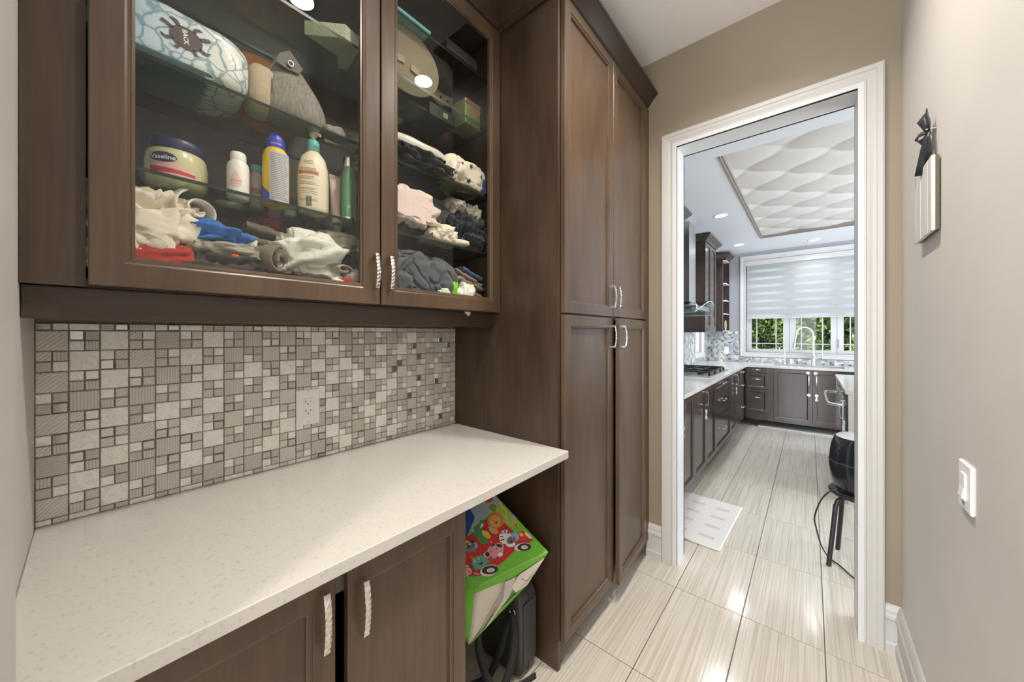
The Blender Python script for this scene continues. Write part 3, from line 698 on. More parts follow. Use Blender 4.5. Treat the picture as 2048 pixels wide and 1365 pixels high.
arc = [(.04, 6.92, 1.06), (.038, 6.92, 1.25)]+[(-.065+.100*math.cos(a), 6.92-.12*(1-math.cos(a))/2, 1.36+.115*math.sin(a)) for a in [k*PI/9 for k in range(0, 9)]]
arc += [(-.158, 6.80, 1.36), (-.172, 6.79, 1.28)]
m = MB(); m.tube(arc, .0125, 10); m.build('spout', CHROME2, fa)
m = MB(); m.tube([(-.172, 6.79, 1.285), (-.180, 6.785, 1.23), (-.186, 6.782, 1.165)], [.014, .018, .023], 12); m.build('spray_head', CHROME2, fa)
m = MB(); m.tube([(.06, 6.915, 1.0), (.10, 6.905, 1.01), (.135, 6.9, 1.03)], .010, 8); m.tube([(.135, 6.9, 1.02), (.138, 6.9, 1.10)], .005, 8); m.build('lever', CHROME2, fa)
ff = thing('filter_tap', 'slim chrome filter tap standing left of the big kitchen faucet', 'faucet', (-.30, 6.92, .914))
m = MB(); m.lathe([(.016, 0), (.016, .02), (.008, .03)], (-.30, 6.92, .9145), 12)
m.tube([(-.30, 6.92, .94), (-.30, 6.92, 1.14)]+[(-.30-.035*(1-math.cos(a)), 6.92-.01*a, 1.14+.04*math.sin(a)) for a in [k*PI/8 for k in range(1, 8)]]+[(-.368, 6.885, 1.12)], .005, 8)
m.build('spout', CHROME2, ff)
# cooktop
ck = thing('gas_cooktop', 'stainless gas cooktop with black cast iron grates on the left kitchen counter', 'cooktop', (-1.06, 4.74, .914))
bx('steel_plate', STEEL, ck, -1.335, -.800, 4.24, 5.25, .9142, .926, bev=.004)
for (gx, gy) in ((-1.06, 4.46), (-1.06, 4.74+.04), (-1.06, 5.02)):
    m = MB(); hx, hy = .235, .145 if gy < 5 else .10
    gy2 = gy-.05
    for a in (-1, 1): m.box(gx-hx, gx+hx, gy2+a*hy-.007, gy2+a*hy+.007, .958, .972); m.box(gx+a*hx-.007, gx+a*hx+.007, gy2-hy, gy2+hy, .958, .972)
    m.box(gx-hx, gx+hx, gy2-.006, gy2+.006, .962, .976); 
    for q in (-.5, 0, .5): m.box(gx+q*hx-.006, gx+q*hx+.006, gy2-hy, gy2+hy, .962, .976)
    for a in (-1, 1):
        for b_ in (-1, 1): m.box(gx+a*hx-.009, gx+a*hx+.009, gy2+b_*hy-.009, gy2+b_*hy+.009, .926, .96)
    m.build('grate', BLACKM, ck)
    for q in (-.5, .5):
        m = MB(); m.lathe([(.045, 0), (.045, .012), (.03, .018), (.03, .024), (0, .026)], (gx+q*hx*1.1, gy2, .926), 16); m.build('burner', BLACKM, ck)
for k in range(5):
    m = MB(); x_ = -1.26+k*.095; m.lathe([(.022, 0), (.022, .006), (.018, .008), (.017, .030), (.014, .033), (0, .033)], (x_, 5.17, .926), 14); m.build('knob', STEEL, ck)
# range hood
hd = thing('range_hood', 'stainless chimney range hood with a curved glass canopy above the cooktop', 'hood', (-1.2, 4.74, 1.62))
bx('chimney', STEEL, hd, -1.388, -1.10, 4.58, 4.89, 1.765, 2.715)
bx('body', STEEL, hd, -1.388, -.98, 4.42, 5.06, 1.66, 1.715, bev=.006)
m = MB(); n = 24; top = []; 
for k in range(n+1):
    y = 4.74+(k/n*2-1)*.46; z = 1.765-.14*((y-4.74)/.46)**2; xe = -.90-.07*abs((y-4.74)/.46)**3
    top += [(-1.385, y, z), (xe, y, z), (xe, y, z-.008), (-1.385, y, z-.008)]
m.add(top, [(k*4+j, (k+1)*4+j, (k+1)*4+(j+1) % 4, k*4+(j+1) % 4) for k in range(n) for j in range(4)]+[(3, 2, 1, 0), (n*4, n*4+1, n*4+2, n*4+3)], 0, False)
for i in range(len(m.f)): m.mi[i] = 1 if (i < 4*n and i % 4 == 1) or i >= 4*n else 0
m.build('glass_canopy', [HOODGLASS, principled('canopy_glass_edge', (.45, .62, .58), .15)], hd)
# upper cabinets
KCR = [(0, 0), (.010, 0), (.012, .014), (.070, .070), (.072, .088), (0, .088)]
def kupper(name, label, y0, y1, n, z0=1.43, zt=2.625, handles=True):
    t = thing(name, label, 'cabinet', (-1.23, (y0+y1)/2, z0))
    bx('carcass', KWV, t, -1.388, -1.09, y0, y1, z0, zt); w = (y1-y0)/n
    bx('light_rail', KWV, t, -1.388, -1.075, y0, y1, z0-.03, z0)
    for k in range(n):
        d = shaker(FX(-1.09), y0+k*w+.0015, y0+(k+1)*w-.0015, z0+.002, zt-.002, t, mat=KWV); hu = y0+(k+1)*w-.04 if k % 2 == 0 else y0+k*w+.04
        pull(FX(-1.07), hu, z0+.12, d, .13, hammered=False, mat=CHROME2)
    m = MB(); m.sweep([(o, zt+z) for o, z in KCR], [(-1.388, y0), (-1.07, y0), (-1.07, y1), (-1.388, y1)][::-1] if False else [(-1.388, y0), (-1.07, y0), (-1.07, y1), (-1.388, y1)]); m.build('crown_moulding', KWV, t)
    return t
# sweep keeps "outward" on the right of travel: front faces +x when travelling +y, so start on the near side
kupper('kitchen_wall_cabinet', 'dark kitchen wall cabinet right of the range hood, doors catching the window light', 5.295, 5.985, 2)
kupper('kitchen_wall_cabinet', 'dark kitchen wall cabinet nearer the doorway than the range hood, mostly hidden', 3.35, 4.22, 2)
cc = thing('corner_shelf_cabinet', 'narrow dark corner wall cabinet with open end shelves left of the kitchen window', 'cabinet', (-1.22, 6.83, 1.40))
bx('carcass', KWV, cc, -1.388, -1.125, 6.675, 6.995, 1.42, 2.60)
shaker(FY(6.675), -1.386, -1.092, 1.42, 2.60, cc, mat=KWV)
bx('end_panel', KWV, cc, -1.125, -1.095, 6.675, 6.70, 1.42, 2.60); bx('end_panel', KWV, cc, -1.125, -1.050, 6.975, 6.995, 1.42, 2.60)
for z in (1.42, 1.70, 1.92, 2.20, 2.58): bx('shelf', CHROME2 if False else WHITEP, cc, -1.124, -1.052, 6.70, 6.975, z, z+.012)
m = MB(); m.sweep([(o, 2.60+z) for o, z in KCR], [(-1.388, 6.655), (-1.050, 6.655), (-1.050, 6.995)]); m.build('crown_moulding', KWV, cc)
pl = thing('decor_plate', 'cream decorative plate standing in the open corner shelf by the window', 'plate', (-1.08, 6.83, 1.432))
m = MB(); vs = [(-1.082, 6.83+.085*math.cos(a), 1.52+.085*math.sin(a)) for a in [2*PI*k/24 for k in range(24)]]; m.prism(vs, (.006, 0, 0)); m.build('dish', principled('cream_ceramic', srgb(214, 196, 168), .3), pl)
vs = [(-1.0758, 6.83+.055*math.cos(a), 1.52+.055*math.sin(a)) for a in [2*PI*k/24 for k in range(24)]]; m = MB(); m.prism(vs, (.002, 0, 0)); m.build('rim_well', principled('plate_brown', srgb(170, 140, 110), .4), pl)
# kitchen mosaic: pieces smaller than a few pixels, joined
def mosaic_sheet(name, cells_, mats, parent):
    m = MB()
    for F, u0, u1, v0, v1, mi in cells_: m.fbox(F, u0, u1, v0, v1, 0, .006, mi)
    o = m.build(name, mats, parent); o['kind'] = 'stuff'; return o
KM = [principled('k_tile_white', srgb(215, 216, 214), .2), principled('k_tile_grey', srgb(172, 176, 178), .25), principled('k_tile_dark', srgb(118, 122, 128), .2), principled('k_tile_mirror', (.6, .62, .62), .12, .8)]
bk = struct(MB().build('wall_kitchen_backsplash', MGROUT)) if False else None
m = MB(); m.box(-1.39, -1.386, 2.42, 6.09, .9145, 1.42); m.box(-1.39, -1.386, 6.70, 6.996, .9145, 1.42); m.box(-1.39, -1.386, 6.09, 6.70, .9145, .99); m.box(-1.386, -.905, 6.996, 7.0, .9145, 1.42); m.box(-.905, 1.85, 6.996, 7.0, .9145, .992)
ksp = struct(m.build('wall_kitchen_backsplash', principled('k_grout', srgb(165, 166, 165), .8)))
rk = random.Random(5); cl = []
def kfill(F, u0, u1, v0, v1):
    P_ = .0511; nu = int((u1-u0)/P_)+1; nv = int((v1-v0)/P_)+1
    for i in range(nu):
        for j in range(nv):
            a, b_ = u0+i*P_, v0+j*P_; q = [(0, 0, 1)] if (i+j) % 2 else [(0, 0, .5), (.5, 0, .5), (0, .5, .5), (.5, .5, .5)]
            for (du, dv, s_) in q:
                x0, x1, z0, z1 = a+du*P_+.001, min(a+(du+s_)*P_-.001, u1), b_+dv*P_+.001, min(b_+(dv+s_)*P_-.001, v1)
                if x1 > x0+.004 and z1 > z0+.004: cl.append((F, x0, x1, z0, z1, rk.choice((0, 1, 1)) if s_ == 1 else rk.choice((0, 0, 1, 1, 2, 3))))
kfill(FX(-1.386), 3.2, 6.09, .915, 1.42); kfill(FX(-1.386), 6.70, 6.99, .915, 1.42); kfill(FY(6.996), -1.38, -.905, .915, 1.42); kfill(FY(6.996), -.905, .60, .915, .992)
mosaic_sheet('mosaic_tiles', cl, KM, ksp)
ko = thing('kitchen_outlet', 'white outlet plate on the kitchen mosaic left of the window', 'outlet', (-1.09, 6.988, 1.095))
m = MB(); m.box(-1.128, -1.058, 6.984, 6.989, 1.040, 1.150, bev=.002); m.build('cover_plate', WHITEP, ko); bx('receptacle', WHITEP, ko, -1.108, -1.078, 6.9825, 6.985, 1.062, 1.128)
# ---- kitchen window 1 (back), with casements, muntins, blind
w1 = MB(); f = FY(7.0); TW_ = .078
w1.rings(f, WX0-TW_, WX1+TW_, WZ0-TW_, WZ1+TW_, [(0, 0), (0, .016), (.004, .020), (.05, .014), (.060, .018), (TW_-.002, .018), (TW_, .012), (TW_, -.14)], fill=False)
win = struct(w1.build('window_1', TRIMK))
SA = ((-.80, -.225), (-.225, .330), (.330, .870))
WZ = (1.13, 2.54)
for i, (a, b_) in enumerate(((-.744, -.325), (-.171, .235), (.376, .795))):
    fr = MB(); u0 = (-.813, -.248, .305)[i]; u1 = (-.252, .301, .873)[i]; O, U, V, W = [Vector(q) for q in FY(7.085)]
    # sash frame as four bars round the glass
    for (p0, p1, q0, q1) in ((u0, a, 1.082, 2.583), (b_, u1, 1.082, 2.583), (a, b_, 1.082, WZ[0]), (a, b_, WZ[1], 2.583)): fr.fbox(FY(7.085), p0, p1, q0, q1, -.03, .030)
    sash = fr.build('sash', TRIMK, win)
    g = MB(); g.add([(a, 7.09, WZ[0]), (b_, 7.09, WZ[0]), (b_, 7.09, WZ[1]), (a, 7.09, WZ[1])], [(0, 1, 2, 3)]); g.build('glass_pane', WGLASS, sash)
    for q in (.17, .78): mu = MB(); x = a+(b_-a)*q; mu.fbox(FY(7.085), x-.007, x+.007, WZ[0], WZ[1], -.004, .006); mu.build('muntin', TRIMK, sash)
    mu = MB(); mu.fbox(FY(7.085), a, b_, 1.215, 1.229, -.003, .005); mu.build('muntin', TRIMK, sash)
    if i == 2:
        h = MB(); h.box(.325, .337, 7.035, 7.055, 1.17, 1.30, bev=.004); h.build('sash_handle', WHITEP, sash)
BLM = bpy.data.materials.new('opaque_blind_fabric'); BLM.use_nodes = True; nt = BLM.node_tree; nt.nodes.clear(); L = nt.links.new
o_ = nt.nodes.new('ShaderNodeOutputMaterial'); df = nt.nodes.new('ShaderNodeBsdfDiffuse'); df.inputs[0].default_value = (.42, .42, .415, 1); ts = nt.nodes.new('ShaderNodeBsdfTranslucent'); ts.inputs[0].default_value = (.85, .87, .88, 1); mx = nt.nodes.new('ShaderNodeMixShader'); mx.inputs[0].default_value = .03
L(df.outputs[0], mx.inputs[1]); L(ts.outputs[0], mx.inputs[2]); L(mx.outputs[0], o_.inputs[0])
BLS = bpy.data.materials.new('sheer_blind_fabric'); BLS.use_nodes = True; nt = BLS.node_tree; nt.nodes.clear(); L = nt.links.new
o_ = nt.nodes.new('ShaderNodeOutputMaterial'); df = nt.nodes.new('ShaderNodeBsdfDiffuse'); df.inputs[0].default_value = (.66, .67, .68, 1); ts = nt.nodes.new('ShaderNodeBsdfTranslucent'); ts.inputs[0].default_value = (.9, .92, .94, 1); mx = nt.nodes.new('ShaderNodeMixShader'); mx.inputs[0].default_value = .62
L(df.outputs[0], mx.inputs[1]); L(ts.outputs[0], mx.inputs[2]); L(mx.outputs[0], o_.inputs[0])
bl = thing('zebra_blind', 'white zebra roller blind drawn halfway down the kitchen window', 'blind', (.03, 7.02, 1.62))
BX0, BX1 = WX0+.012, WX1-.012
bx('cassette', TRIMK, bl, BX0-.010, BX1+.010, 6.992, 7.06, 2.50, 2.583, bev=.006)
P_ = .122; z = 2.50; k = 0
while z > 1.66:
    zb = max(z-P_*.62, 1.645)
    bx('opaque_band', BLM, bl, BX0, BX1, 7.018, 7.0195, zb, z)
    z = zb; zb = max(z-P_*.38, 1.645)
    if z > 1.65: bx('sheer_band', BLS, bl, BX0, BX1, 7.0195, 7.0205, zb, z)
    z = zb
m = MB(); 
pass
bx('bottom_bar', principled('blind_bar', srgb(188, 185, 182), .4), bl, BX0, BX1, 7.010, 7.030, 1.622, 1.645, bev=.003)
# ---- side window 2
w2 = MB(); w2.rings(FX(-1.39), 6.09, 6.70, .99, 2.28, [(0, 0), (0, .016), (.004, .020), (.074, .018), (.078, .014), (.078, -.10)], fill=False)
win2 = struct(w2.build('window_2', TRIMK))
m = MB(); m.fbox(FX(-1.45), 6.168, 6.205, 1.068, 2.202, -.02, .02); m.fbox(FX(-1.45), 6.585, 6.622, 1.068, 2.202, -.02, .02); m.fbox(FX(-1.45), 6.205, 6.585, 1.068, 1.11, -.02, .02); m.fbox(FX(-1.45), 6.205, 6.585, 2.16, 2.202, -.02, .02); sa = m.build('sash', TRIMK, win2)
g = MB(); g.add([(-1.45, 6.205, 1.11), (-1.45, 6.585, 1.11), (-1.45, 6.585, 2.16), (-1.45, 6.205, 2.16)], [(0, 1, 2, 3)]); g.build('glass_pane', GLASS, sa)
# ---- island with built-in oven
isl = thing('kitchen_island', 'kitchen island with a white quartz top and waterfall end beside the oven', 'island', (.7, 4.68, 0))
IX = .222
m = MB(); m.box(IX+.03, 1.15, 3.955, 5.42, .10, .885); m.build('carcass', KWV, isl)
bx('toe_kick', KWV, isl, IX+.09, 1.10, 3.955, 5.40, 0, .10)
IQ = principled('waterfall_quartz', (.62, .60, .57), .2)
bx('waterfall_end', IQ, isl, IX+.014, 1.17, 3.925, 3.955, 0, .890); bx('waterfall_end', IQ, isl, IX+.004, 1.17, 5.42, 5.445, 0, .890)
bx('worktop', QUARTZ, isl, IX-.004, 1.18, 3.92, 5.45, .890, .920, bev=.002)
nr = MB(); nr.fbox(FN(IX+.03), 3.96, 4.27, .11, .880, 0, .027); d = nr.build('door', BLACK, isl); pull(FN(IX+.002), 4.22, .72, d, .16, hammered=False, mat=CHROME2); locks(FN(IX+.002), 4.08, .60, d)
ov = thing('built_in_oven', 'stainless and black glass oven with a protruding bar handle built into the island side', 'oven', (.24, 4.85, .08))
m = MB(); m.fbox(FN(IX+.03), 4.28, 5.41, .08, .885, .0, .018); m.build('frame', STEEL, ov)
m = MB(); m.fbox(FN(IX+.03), 4.34, 5.36, .800, .870, .018, .022); m.build('control_panel', BLACKGL, ov)
m = MB(); m.fbox(FN(IX+.03), 4.285, 5.405, .10, .785, .018, .032); dr = m.build('oven_door', STEEL, ov)
m = MB(); m.fbox(FN(IX-.002), 4.42, 5.28, .16, .700, 0, .003); m.build('door_glass', BLACKGL, dr)
m = MB(); hx = IX-.09; zc = .735
m.tube([(IX-.002, 4.38, zc), (hx+.02, 4.38, zc), (hx, 4.42, zc), (hx-.006, 4.62, zc), (hx-.008, 4.85, zc), (hx-.006, 5.08, zc), (hx, 5.28, zc), (hx+.02, 5.32, zc), (IX-.002, 5.32, zc)], .013, 10); m.build('bar_handle', CHROME2, dr)
# ---- mats, stool, air fryer
def plaid():
    m = bpy.data.materials.new('grey_dash_mat'); m.use_nodes = True; nt = m.node_tree; b = nt.nodes['Principled BSDF']; L = nt.links.new
    t = nt.nodes.new('ShaderNodeTexCoord'); br = nt.nodes.new('ShaderNodeTexBrick'); br.inputs['Scale'].default_value = 1; br.inputs['Mortar Size'].default_value = 0
    br.inputs['Brick Width'].default_value = .20; br.inputs['Row Height'].default_value = .075
    mp = nt.nodes.new('ShaderNodeMapping'); mp.inputs['Location'].default_value = (3, 3, 0); mp.inputs['Scale'].default_value = (1, 1, 0); L(t.outputs['Object'], mp.inputs[0])
    sp = nt.nodes.new('ShaderNodeSeparateXYZ'); L(mp.outputs[0], sp.inputs[0])
    def cmp(out, period, duty, offset=0):
        a = nt.nodes.new('ShaderNodeMath'); a.operation = 'ADD'; a.inputs[1].default_value = offset; L(out, a.inputs[0])
        d_ = nt.nodes.new('ShaderNodeMath'); d_.operation = 'DIVIDE'; d_.inputs[1].default_value = period; L(a.outputs[0], d_.inputs[0])
        fr = nt.nodes.new('ShaderNodeMath'); fr.operation = 'FRACT'; L(d_.outputs[0], fr.inputs[0])
        lt = nt.nodes.new('ShaderNodeMath'); lt.operation = 'LESS_THAN'; lt.inputs[1].default_value = duty; L(fr.outputs[0], lt.inputs[0]); return lt.outputs[0]
    row = cmp(sp.outputs['Y'], .16, .24); col = cmp(sp.outputs['X'], .17, .55)
    mu = nt.nodes.new('ShaderNodeMath'); mu.operation = 'MULTIPLY'; L(row, mu.inputs[0]); L(col, mu.inputs[1])
    mx = nt.nodes.new('ShaderNodeMixRGB'); mx.inputs[1].default_value = (*srgb(222, 218, 214), 1); mx.inputs[2].default_value = (*srgb(200, 196, 196), 1); L(mu.outputs[0], mx.inputs[0]); L(mx.outputs[0], b.inputs['Base Color'])
    b.inputs['Roughness'].default_value = .55; return m
MATP = plaid()
mt = bx('kitchen_mat', MATP, None, -.843, -.420, 2.56, 3.31, .0005, .016, bev=.006); rebase(mt); mt.rotation_euler[2] = math.radians(-2.2); tag(mt, 'pale cushioned floor mat with grey dashes just inside the kitchen doorway', 'mat')
mt = bx('kitchen_mat', MATP, None, -.597, .60, 6.375, 6.79, .0005, .013, bev=.005); rebase(mt); tag(mt, 'long pale floor mat with grey dashes in front of the sink cabinet', 'mat')
SC = Vector((.245, 2.915, 0))
st = thing('round_stool', 'black round metal stool under the air fryer, just beyond the right door jamb', 'stool', (SC.x, SC.y, 0))
m = MB(); m.lathe([(.150, 0), (.158, .006), (.160, .016), (.155, .024), (0, .026)], (SC.x, SC.y, .424), 32); m.build('seat', BLACKM, st)
for (ax, ay) in ((-.165, -.095), (-.113, .165), (.165, .095), (.113, -.165)):
    m = MB(); pth = [(SC.x+ax*q, SC.y+ay*q, z) for q, z in ((.30, .412), (.55, .410), (.70, .395), (.78, .36), (.86, .20), (.97, .004))]; m.tube(pth, .0125, 10); m.build('leg', BLACKM, st)
af = thing('air_fryer', 'glossy black egg-shaped air fryer with a grey lid standing on the round stool', 'air fryer', (SC.x, SC.y, .450))
m = MB(); m.lathe([(.118, 0), (.128, .004), (.140, .025), (.152, .075), (.158, .13), (.159, .170), (.158, .172)], (SC.x, SC.y, .4505), 40); m.build('basket_drawer', BLACK if False else principled('gloss_black', (.014, .016, .020), .10), af)
m = MB(); m.lathe([(.157, .174), (.157, .176), (.154, .22), (.146, .27), (.134, .305), (.126, .318)], (SC.x, SC.y, .4505), 40); m.build('housing', MATS['gloss_black'], af)
m = MB(); m.lathe([(.1262, .3180), (.118, .324), (.06, .327), (0, .327)], (SC.x, SC.y, .4505), 36); m.build('lid', principled('lid_grey', srgb(205, 205, 203), .3), af)
bx('drawer_handle', MATS['gloss_black'], af, SC.x+.15, SC.x+.235, SC.y-.02, SC.y+.02, .54, .565, bev=.008)
m = MB(); m.lathe([(.1586, .170), (.1590, .1715), (.1590, .1745), (.1575, .176)], (SC.x, SC.y, .4505), 40); m.build('seam_ring', principled('seam_grey', srgb(90, 92, 98), .2, .6), af)
def smooth(pts, n=6):
    P = [Vector(p) for p in pts]; out = []
    for i in range(len(P)-1):
        a, b_, c, d_ = P[max(i-1, 0)], P[i], P[i+1], P[min(i+2, len(P)-1)]
        for k in range(n):
            t = k/n; out.append(.5*((2*b_)+(c-a)*t+(2*a-5*b_+4*c-d_)*t*t+(3*b_-a-3*c+d_)*t**3))
    return out+[P[-1]]
m = MB(); m.tube(smooth([(.150, 2.80, .468), (.118, 2.785, .478), (.079, 2.785, .444), (.046, 2.79, .381), (.021, 2.80, .277), (.030, 2.82, .20), (.050, 2.86, .10), (.078, 2.915, .02), (.10, 2.90, .006), (.136, 2.855, .006), (.20, 2.75, .006), (.34, 2.62, .006)]), .0042, 8)
m.build('power_cord', BLACKM, af)
# ---- hedge outside the kitchen window
LEAF = bpy.data.materials.new('cedar_leaf'); LEAF.use_nodes = True; nt = LEAF.node_tree; b = nt.nodes['Principled BSDF']; L = nt.links.new
t = nt.nodes.new('ShaderNodeTexCoord'); n = nt.nodes.new('ShaderNodeTexNoise'); n.inputs['Scale'].default_value = 5; n.inputs['Detail'].default_value = 4
r = nt.nodes.new('ShaderNodeValToRGB'); r.color_ramp.elements[0].position = .35; r.color_ramp.elements[1].position = .65
r.color_ramp.elements[0].color = (.06, .12, .03, 1); r.color_ramp.elements[1].color = (.36, .45, .12, 1); L(t.outputs['Object'], n.inputs[0]); L(n.outputs[0], r.inputs[0]); L(r.outputs[0], b.inputs['Base Color']); b.inputs['Roughness'].default_value = .7
BARK = principled('bark', (.10, .075, .055), .9)
rh = random.Random(3)
hedge0 = None
for k, (hx_, hy_) in enumerate(((-2.7, 9.9), (-1.35, 9.6), (-.05, 9.9), (1.25, 9.6), (2.55, 9.9))):
    tr = thing('cedar_tree', ['bushy green cedar tree outside, leftmost through the kitchen window', 'green cedar tree behind the left window sash', 'green cedar tree behind the middle window sash and faucet', 'yellow-green cedar tree behind the right window sash', 'green cedar tree beyond the right edge of the window'][k], 'tree', (hx_, hy_, -.3), None)
    if k == 0:
        m = MB()
        for q in range(16000):
            z = rh.random()**.9*3.6; rr = .86*(1-z/9.0)*(.75+.3*noise.noise(Vector((q*.01, z, 0)))); a = rh.random()*2*PI
            bump_ = 1+.28*noise.noise(Vector((math.cos(a)*2, math.sin(a)*2, z*2.2))); rr = rr*bump_*(1-.25*rh.random()**2)
            c = Vector((hx_+rr*math.cos(a), hy_+rr*math.sin(a), z-.3)); d1 = Vector((rh.gauss(0, 1), rh.gauss(0, 1), rh.gauss(.4, .8))).normalized(); d2 = d1.cross(Vector((rh.gauss(0, 1), rh.gauss(0, 1), rh.gauss(0, 1)))).normalized()
            s_ = .04+.05*rh.random(); m.add([c-d1*s_, c+d2*s_*.35, c+d1*s_, c-d2*s_*.35], [(0, 1, 2, 3)])
        hedge0 = (m.build('foliage', LEAF, tr), None); m3 = MB(); rows = []
        for jj in range(22):
            for ii in range(26):
                z = jj/21*3.3; a = 2*PI*ii/26; rr = .70*(1-z/6.0)*(1+.28*noise.noise(Vector((math.cos(a)*2, math.sin(a)*2, z*2.2))))*(.05 if jj in (0, 21) else 1); rows.append((hx_+rr*math.cos(a), hy_+rr*math.sin(a), z-.3))
        m3.add(rows, [(jj*26+ii, jj*26+(ii+1) % 26, (jj+1)*26+(ii+1) % 26, (jj+1)*26+ii) for jj in range(21) for ii in range(26)], 0, True); core = m3.build('inner_foliage', principled('inner_green', (.045, .085, .03), .9, var=(14, .6, (1, 1, 1))), tr)
        m2 = MB(); m2.tube([(hx_, hy_, -.3), (hx_, hy_, 3.0)], [.07, .02], 8); hedge0 = (hedge0[0], m2.build('trunk', BARK, tr), core)
    else:
        for o0 in hedge0:
            c = o0.copy(); COL.objects.link(c); c.parent = tr
        tr.rotation_euler[2] = k*1.3; tr.scale = (1, 1, .93+.05*(k % 3))
hg = thing('cedar_hedge', 'dense clipped cedar hedge filling the view behind the separate garden trees', 'hedge', (0, 12.1, -.3))
m = MB(); rows = []
for jj in range(26):
    for ii in range(90):
        x_ = -5+ii*10/89; z = jj/25*4.0; rows.append((x_, 12.0+.35*noise.noise(Vector((x_*1.3, z*1.1, 3)))+.15*noise.noise(Vector((x_*4, z*4, 1))), z-.3))
m.add(rows, [(jj*90+ii, jj*90+ii+1, (jj+1)*90+ii+1, (jj+1)*90+ii) for jj in range(25) for ii in range(89)], 0, True); o = m.build('inner_foliage', MATS['inner_green'], hg); md = o.modifiers.new('t', 'SOLIDIFY'); md.thickness = .6; md.offset = -1
m = MB()
for q in range(22000):
    x_ = rh.uniform(-5, 5); z = rh.random()*4.0; y_ = 11.92+.35*noise.noise(Vector((x_*1.3, z*1.1, 3)))-.12*rh.random(); c = Vector((x_, y_, z-.3))
    d1 = Vector((rh.gauss(0, 1), rh.gauss(0, 1), rh.gauss(.4, .8))).normalized(); d2 = d1.cross(Vector((rh.gauss(0, 1), rh.gauss(0, 1), rh.gauss(0, 1)))).normalized(); s_ = .05+.05*rh.random(); m.add([c-d1*s_, c+d2*s_*.4, c+d1*s_, c-d2*s_*.4], [(0, 1, 2, 3)])
m.build('foliage', LEAF, hg)['kind'] = 'stuff'
struct(bx('garden_ground', principled('lawn', (.10, .16, .05), .9), None, -12, 12, 7.3, 20, -.4, -.3))

# ================================================================== THINGS IN THE GLASS CABINET
def fab(name, col, sc=900, st=.25, var=None):
    m = principled('cloth_'+name, col, .95, spec=.15, sheen=.2, bump=(sc, st, (1, 1, 1)), var=var); nt = m.node_tree; b = nt.nodes['Principled BSDF']; L = nt.links.new
    if 'wr' in m: return m
    m['wr'] = 1; t = nt.nodes.new('ShaderNodeTexCoord'); n = nt.nodes.new('ShaderNodeTexNoise'); n.noise_type = 'RIDGED_MULTIFRACTAL'; n.inputs['Scale'].default_value = 15; n.inputs['Detail'].default_value = 2.5; n.inputs['Distortion'].default_value = 1.3
    bp = nt.nodes.new('ShaderNodeBump'); bp.inputs['Strength'].default_value = .75; bp.inputs['Distance'].default_value = .007
    old = [l for l in nt.links if l.to_node == b and l.to_socket.name == 'Normal'][0].from_node
    L(t.outputs['Object'], n.inputs['Vector']); L(n.outputs[0], bp.inputs['Height']); L(bp.outputs[0], old.inputs['Normal'])
    return m
def crumple(name, label, cat, c, r, mat, seed=0, k=1.6, amp=.34, layers=0, n=(84, 56), floor=None, group=None, fold=None, xmax=-1.125):
    """a soft crumpled garment: an oblong lump with deep warped ridges, optional stacked fold lines"""
    m = MB(); nu, nv = n; vs = []; so = Vector((seed*3.17, seed*1.3, seed*7.7)); fl = c[2]-r[2] if floor is None else floor
    for j in range(nv+1):
        th = PI*j/nv
        for i in range(nu):
            ph = 2*PI*i/nu; d = Vector((math.sin(th)*math.cos(ph), math.sin(th)*math.sin(ph), math.cos(th)))
            e = .78; d2 = Vector([math.copysign(abs(q)**e, q) for q in d])
            p = Vector((d.x*r[0], d.y*r[1], d.z*r[2]))*12*k
            w = noise.noise_vector(p*.45+so)*1.5
            a = 1-abs(noise.noise(p*.9+w+so))*2; b_ = 1-abs(noise.noise(p*2.1+w*1.7+so*2))*2
            c_ = abs(noise.noise(p*3.6+w*2.2+so*4)); h = amp*1.35*(a*.62+b_*.34-.38)-amp*.30*(1-min(1, c_*5))**2
            if layers: h += .10*math.sin((d.z*layers+.5*noise.noise(p*.3+so))*PI*2)*(1-abs(d.z))**.3
            q = Vector((d2.x*r[0], d2.y*r[1], d2.z*r[2]))*(1+h)
            q += noise.noise_vector(p*.8+so*3)*min(r)*.22
            v = Vector(c)+q; v.z = max(v.z, fl+.0006*((i+j) % 3)); v.x = min(max(v.x, -1.413), xmax-.001*noise.noise(p)); v.y = min(max(v.y, -.064), 1.203)
            vs.append(v)
    fs = [(j*nu+i, (j+1)*nu+i, (j+1)*nu+(i+1) % nu, j*nu+(i+1) % nu) for j in range(nv) for i in range(nu)]
    m.add(vs, fs, 0, True); o = m.build(name, mat)
    rebase(o); tag(o, label, cat, group); return o
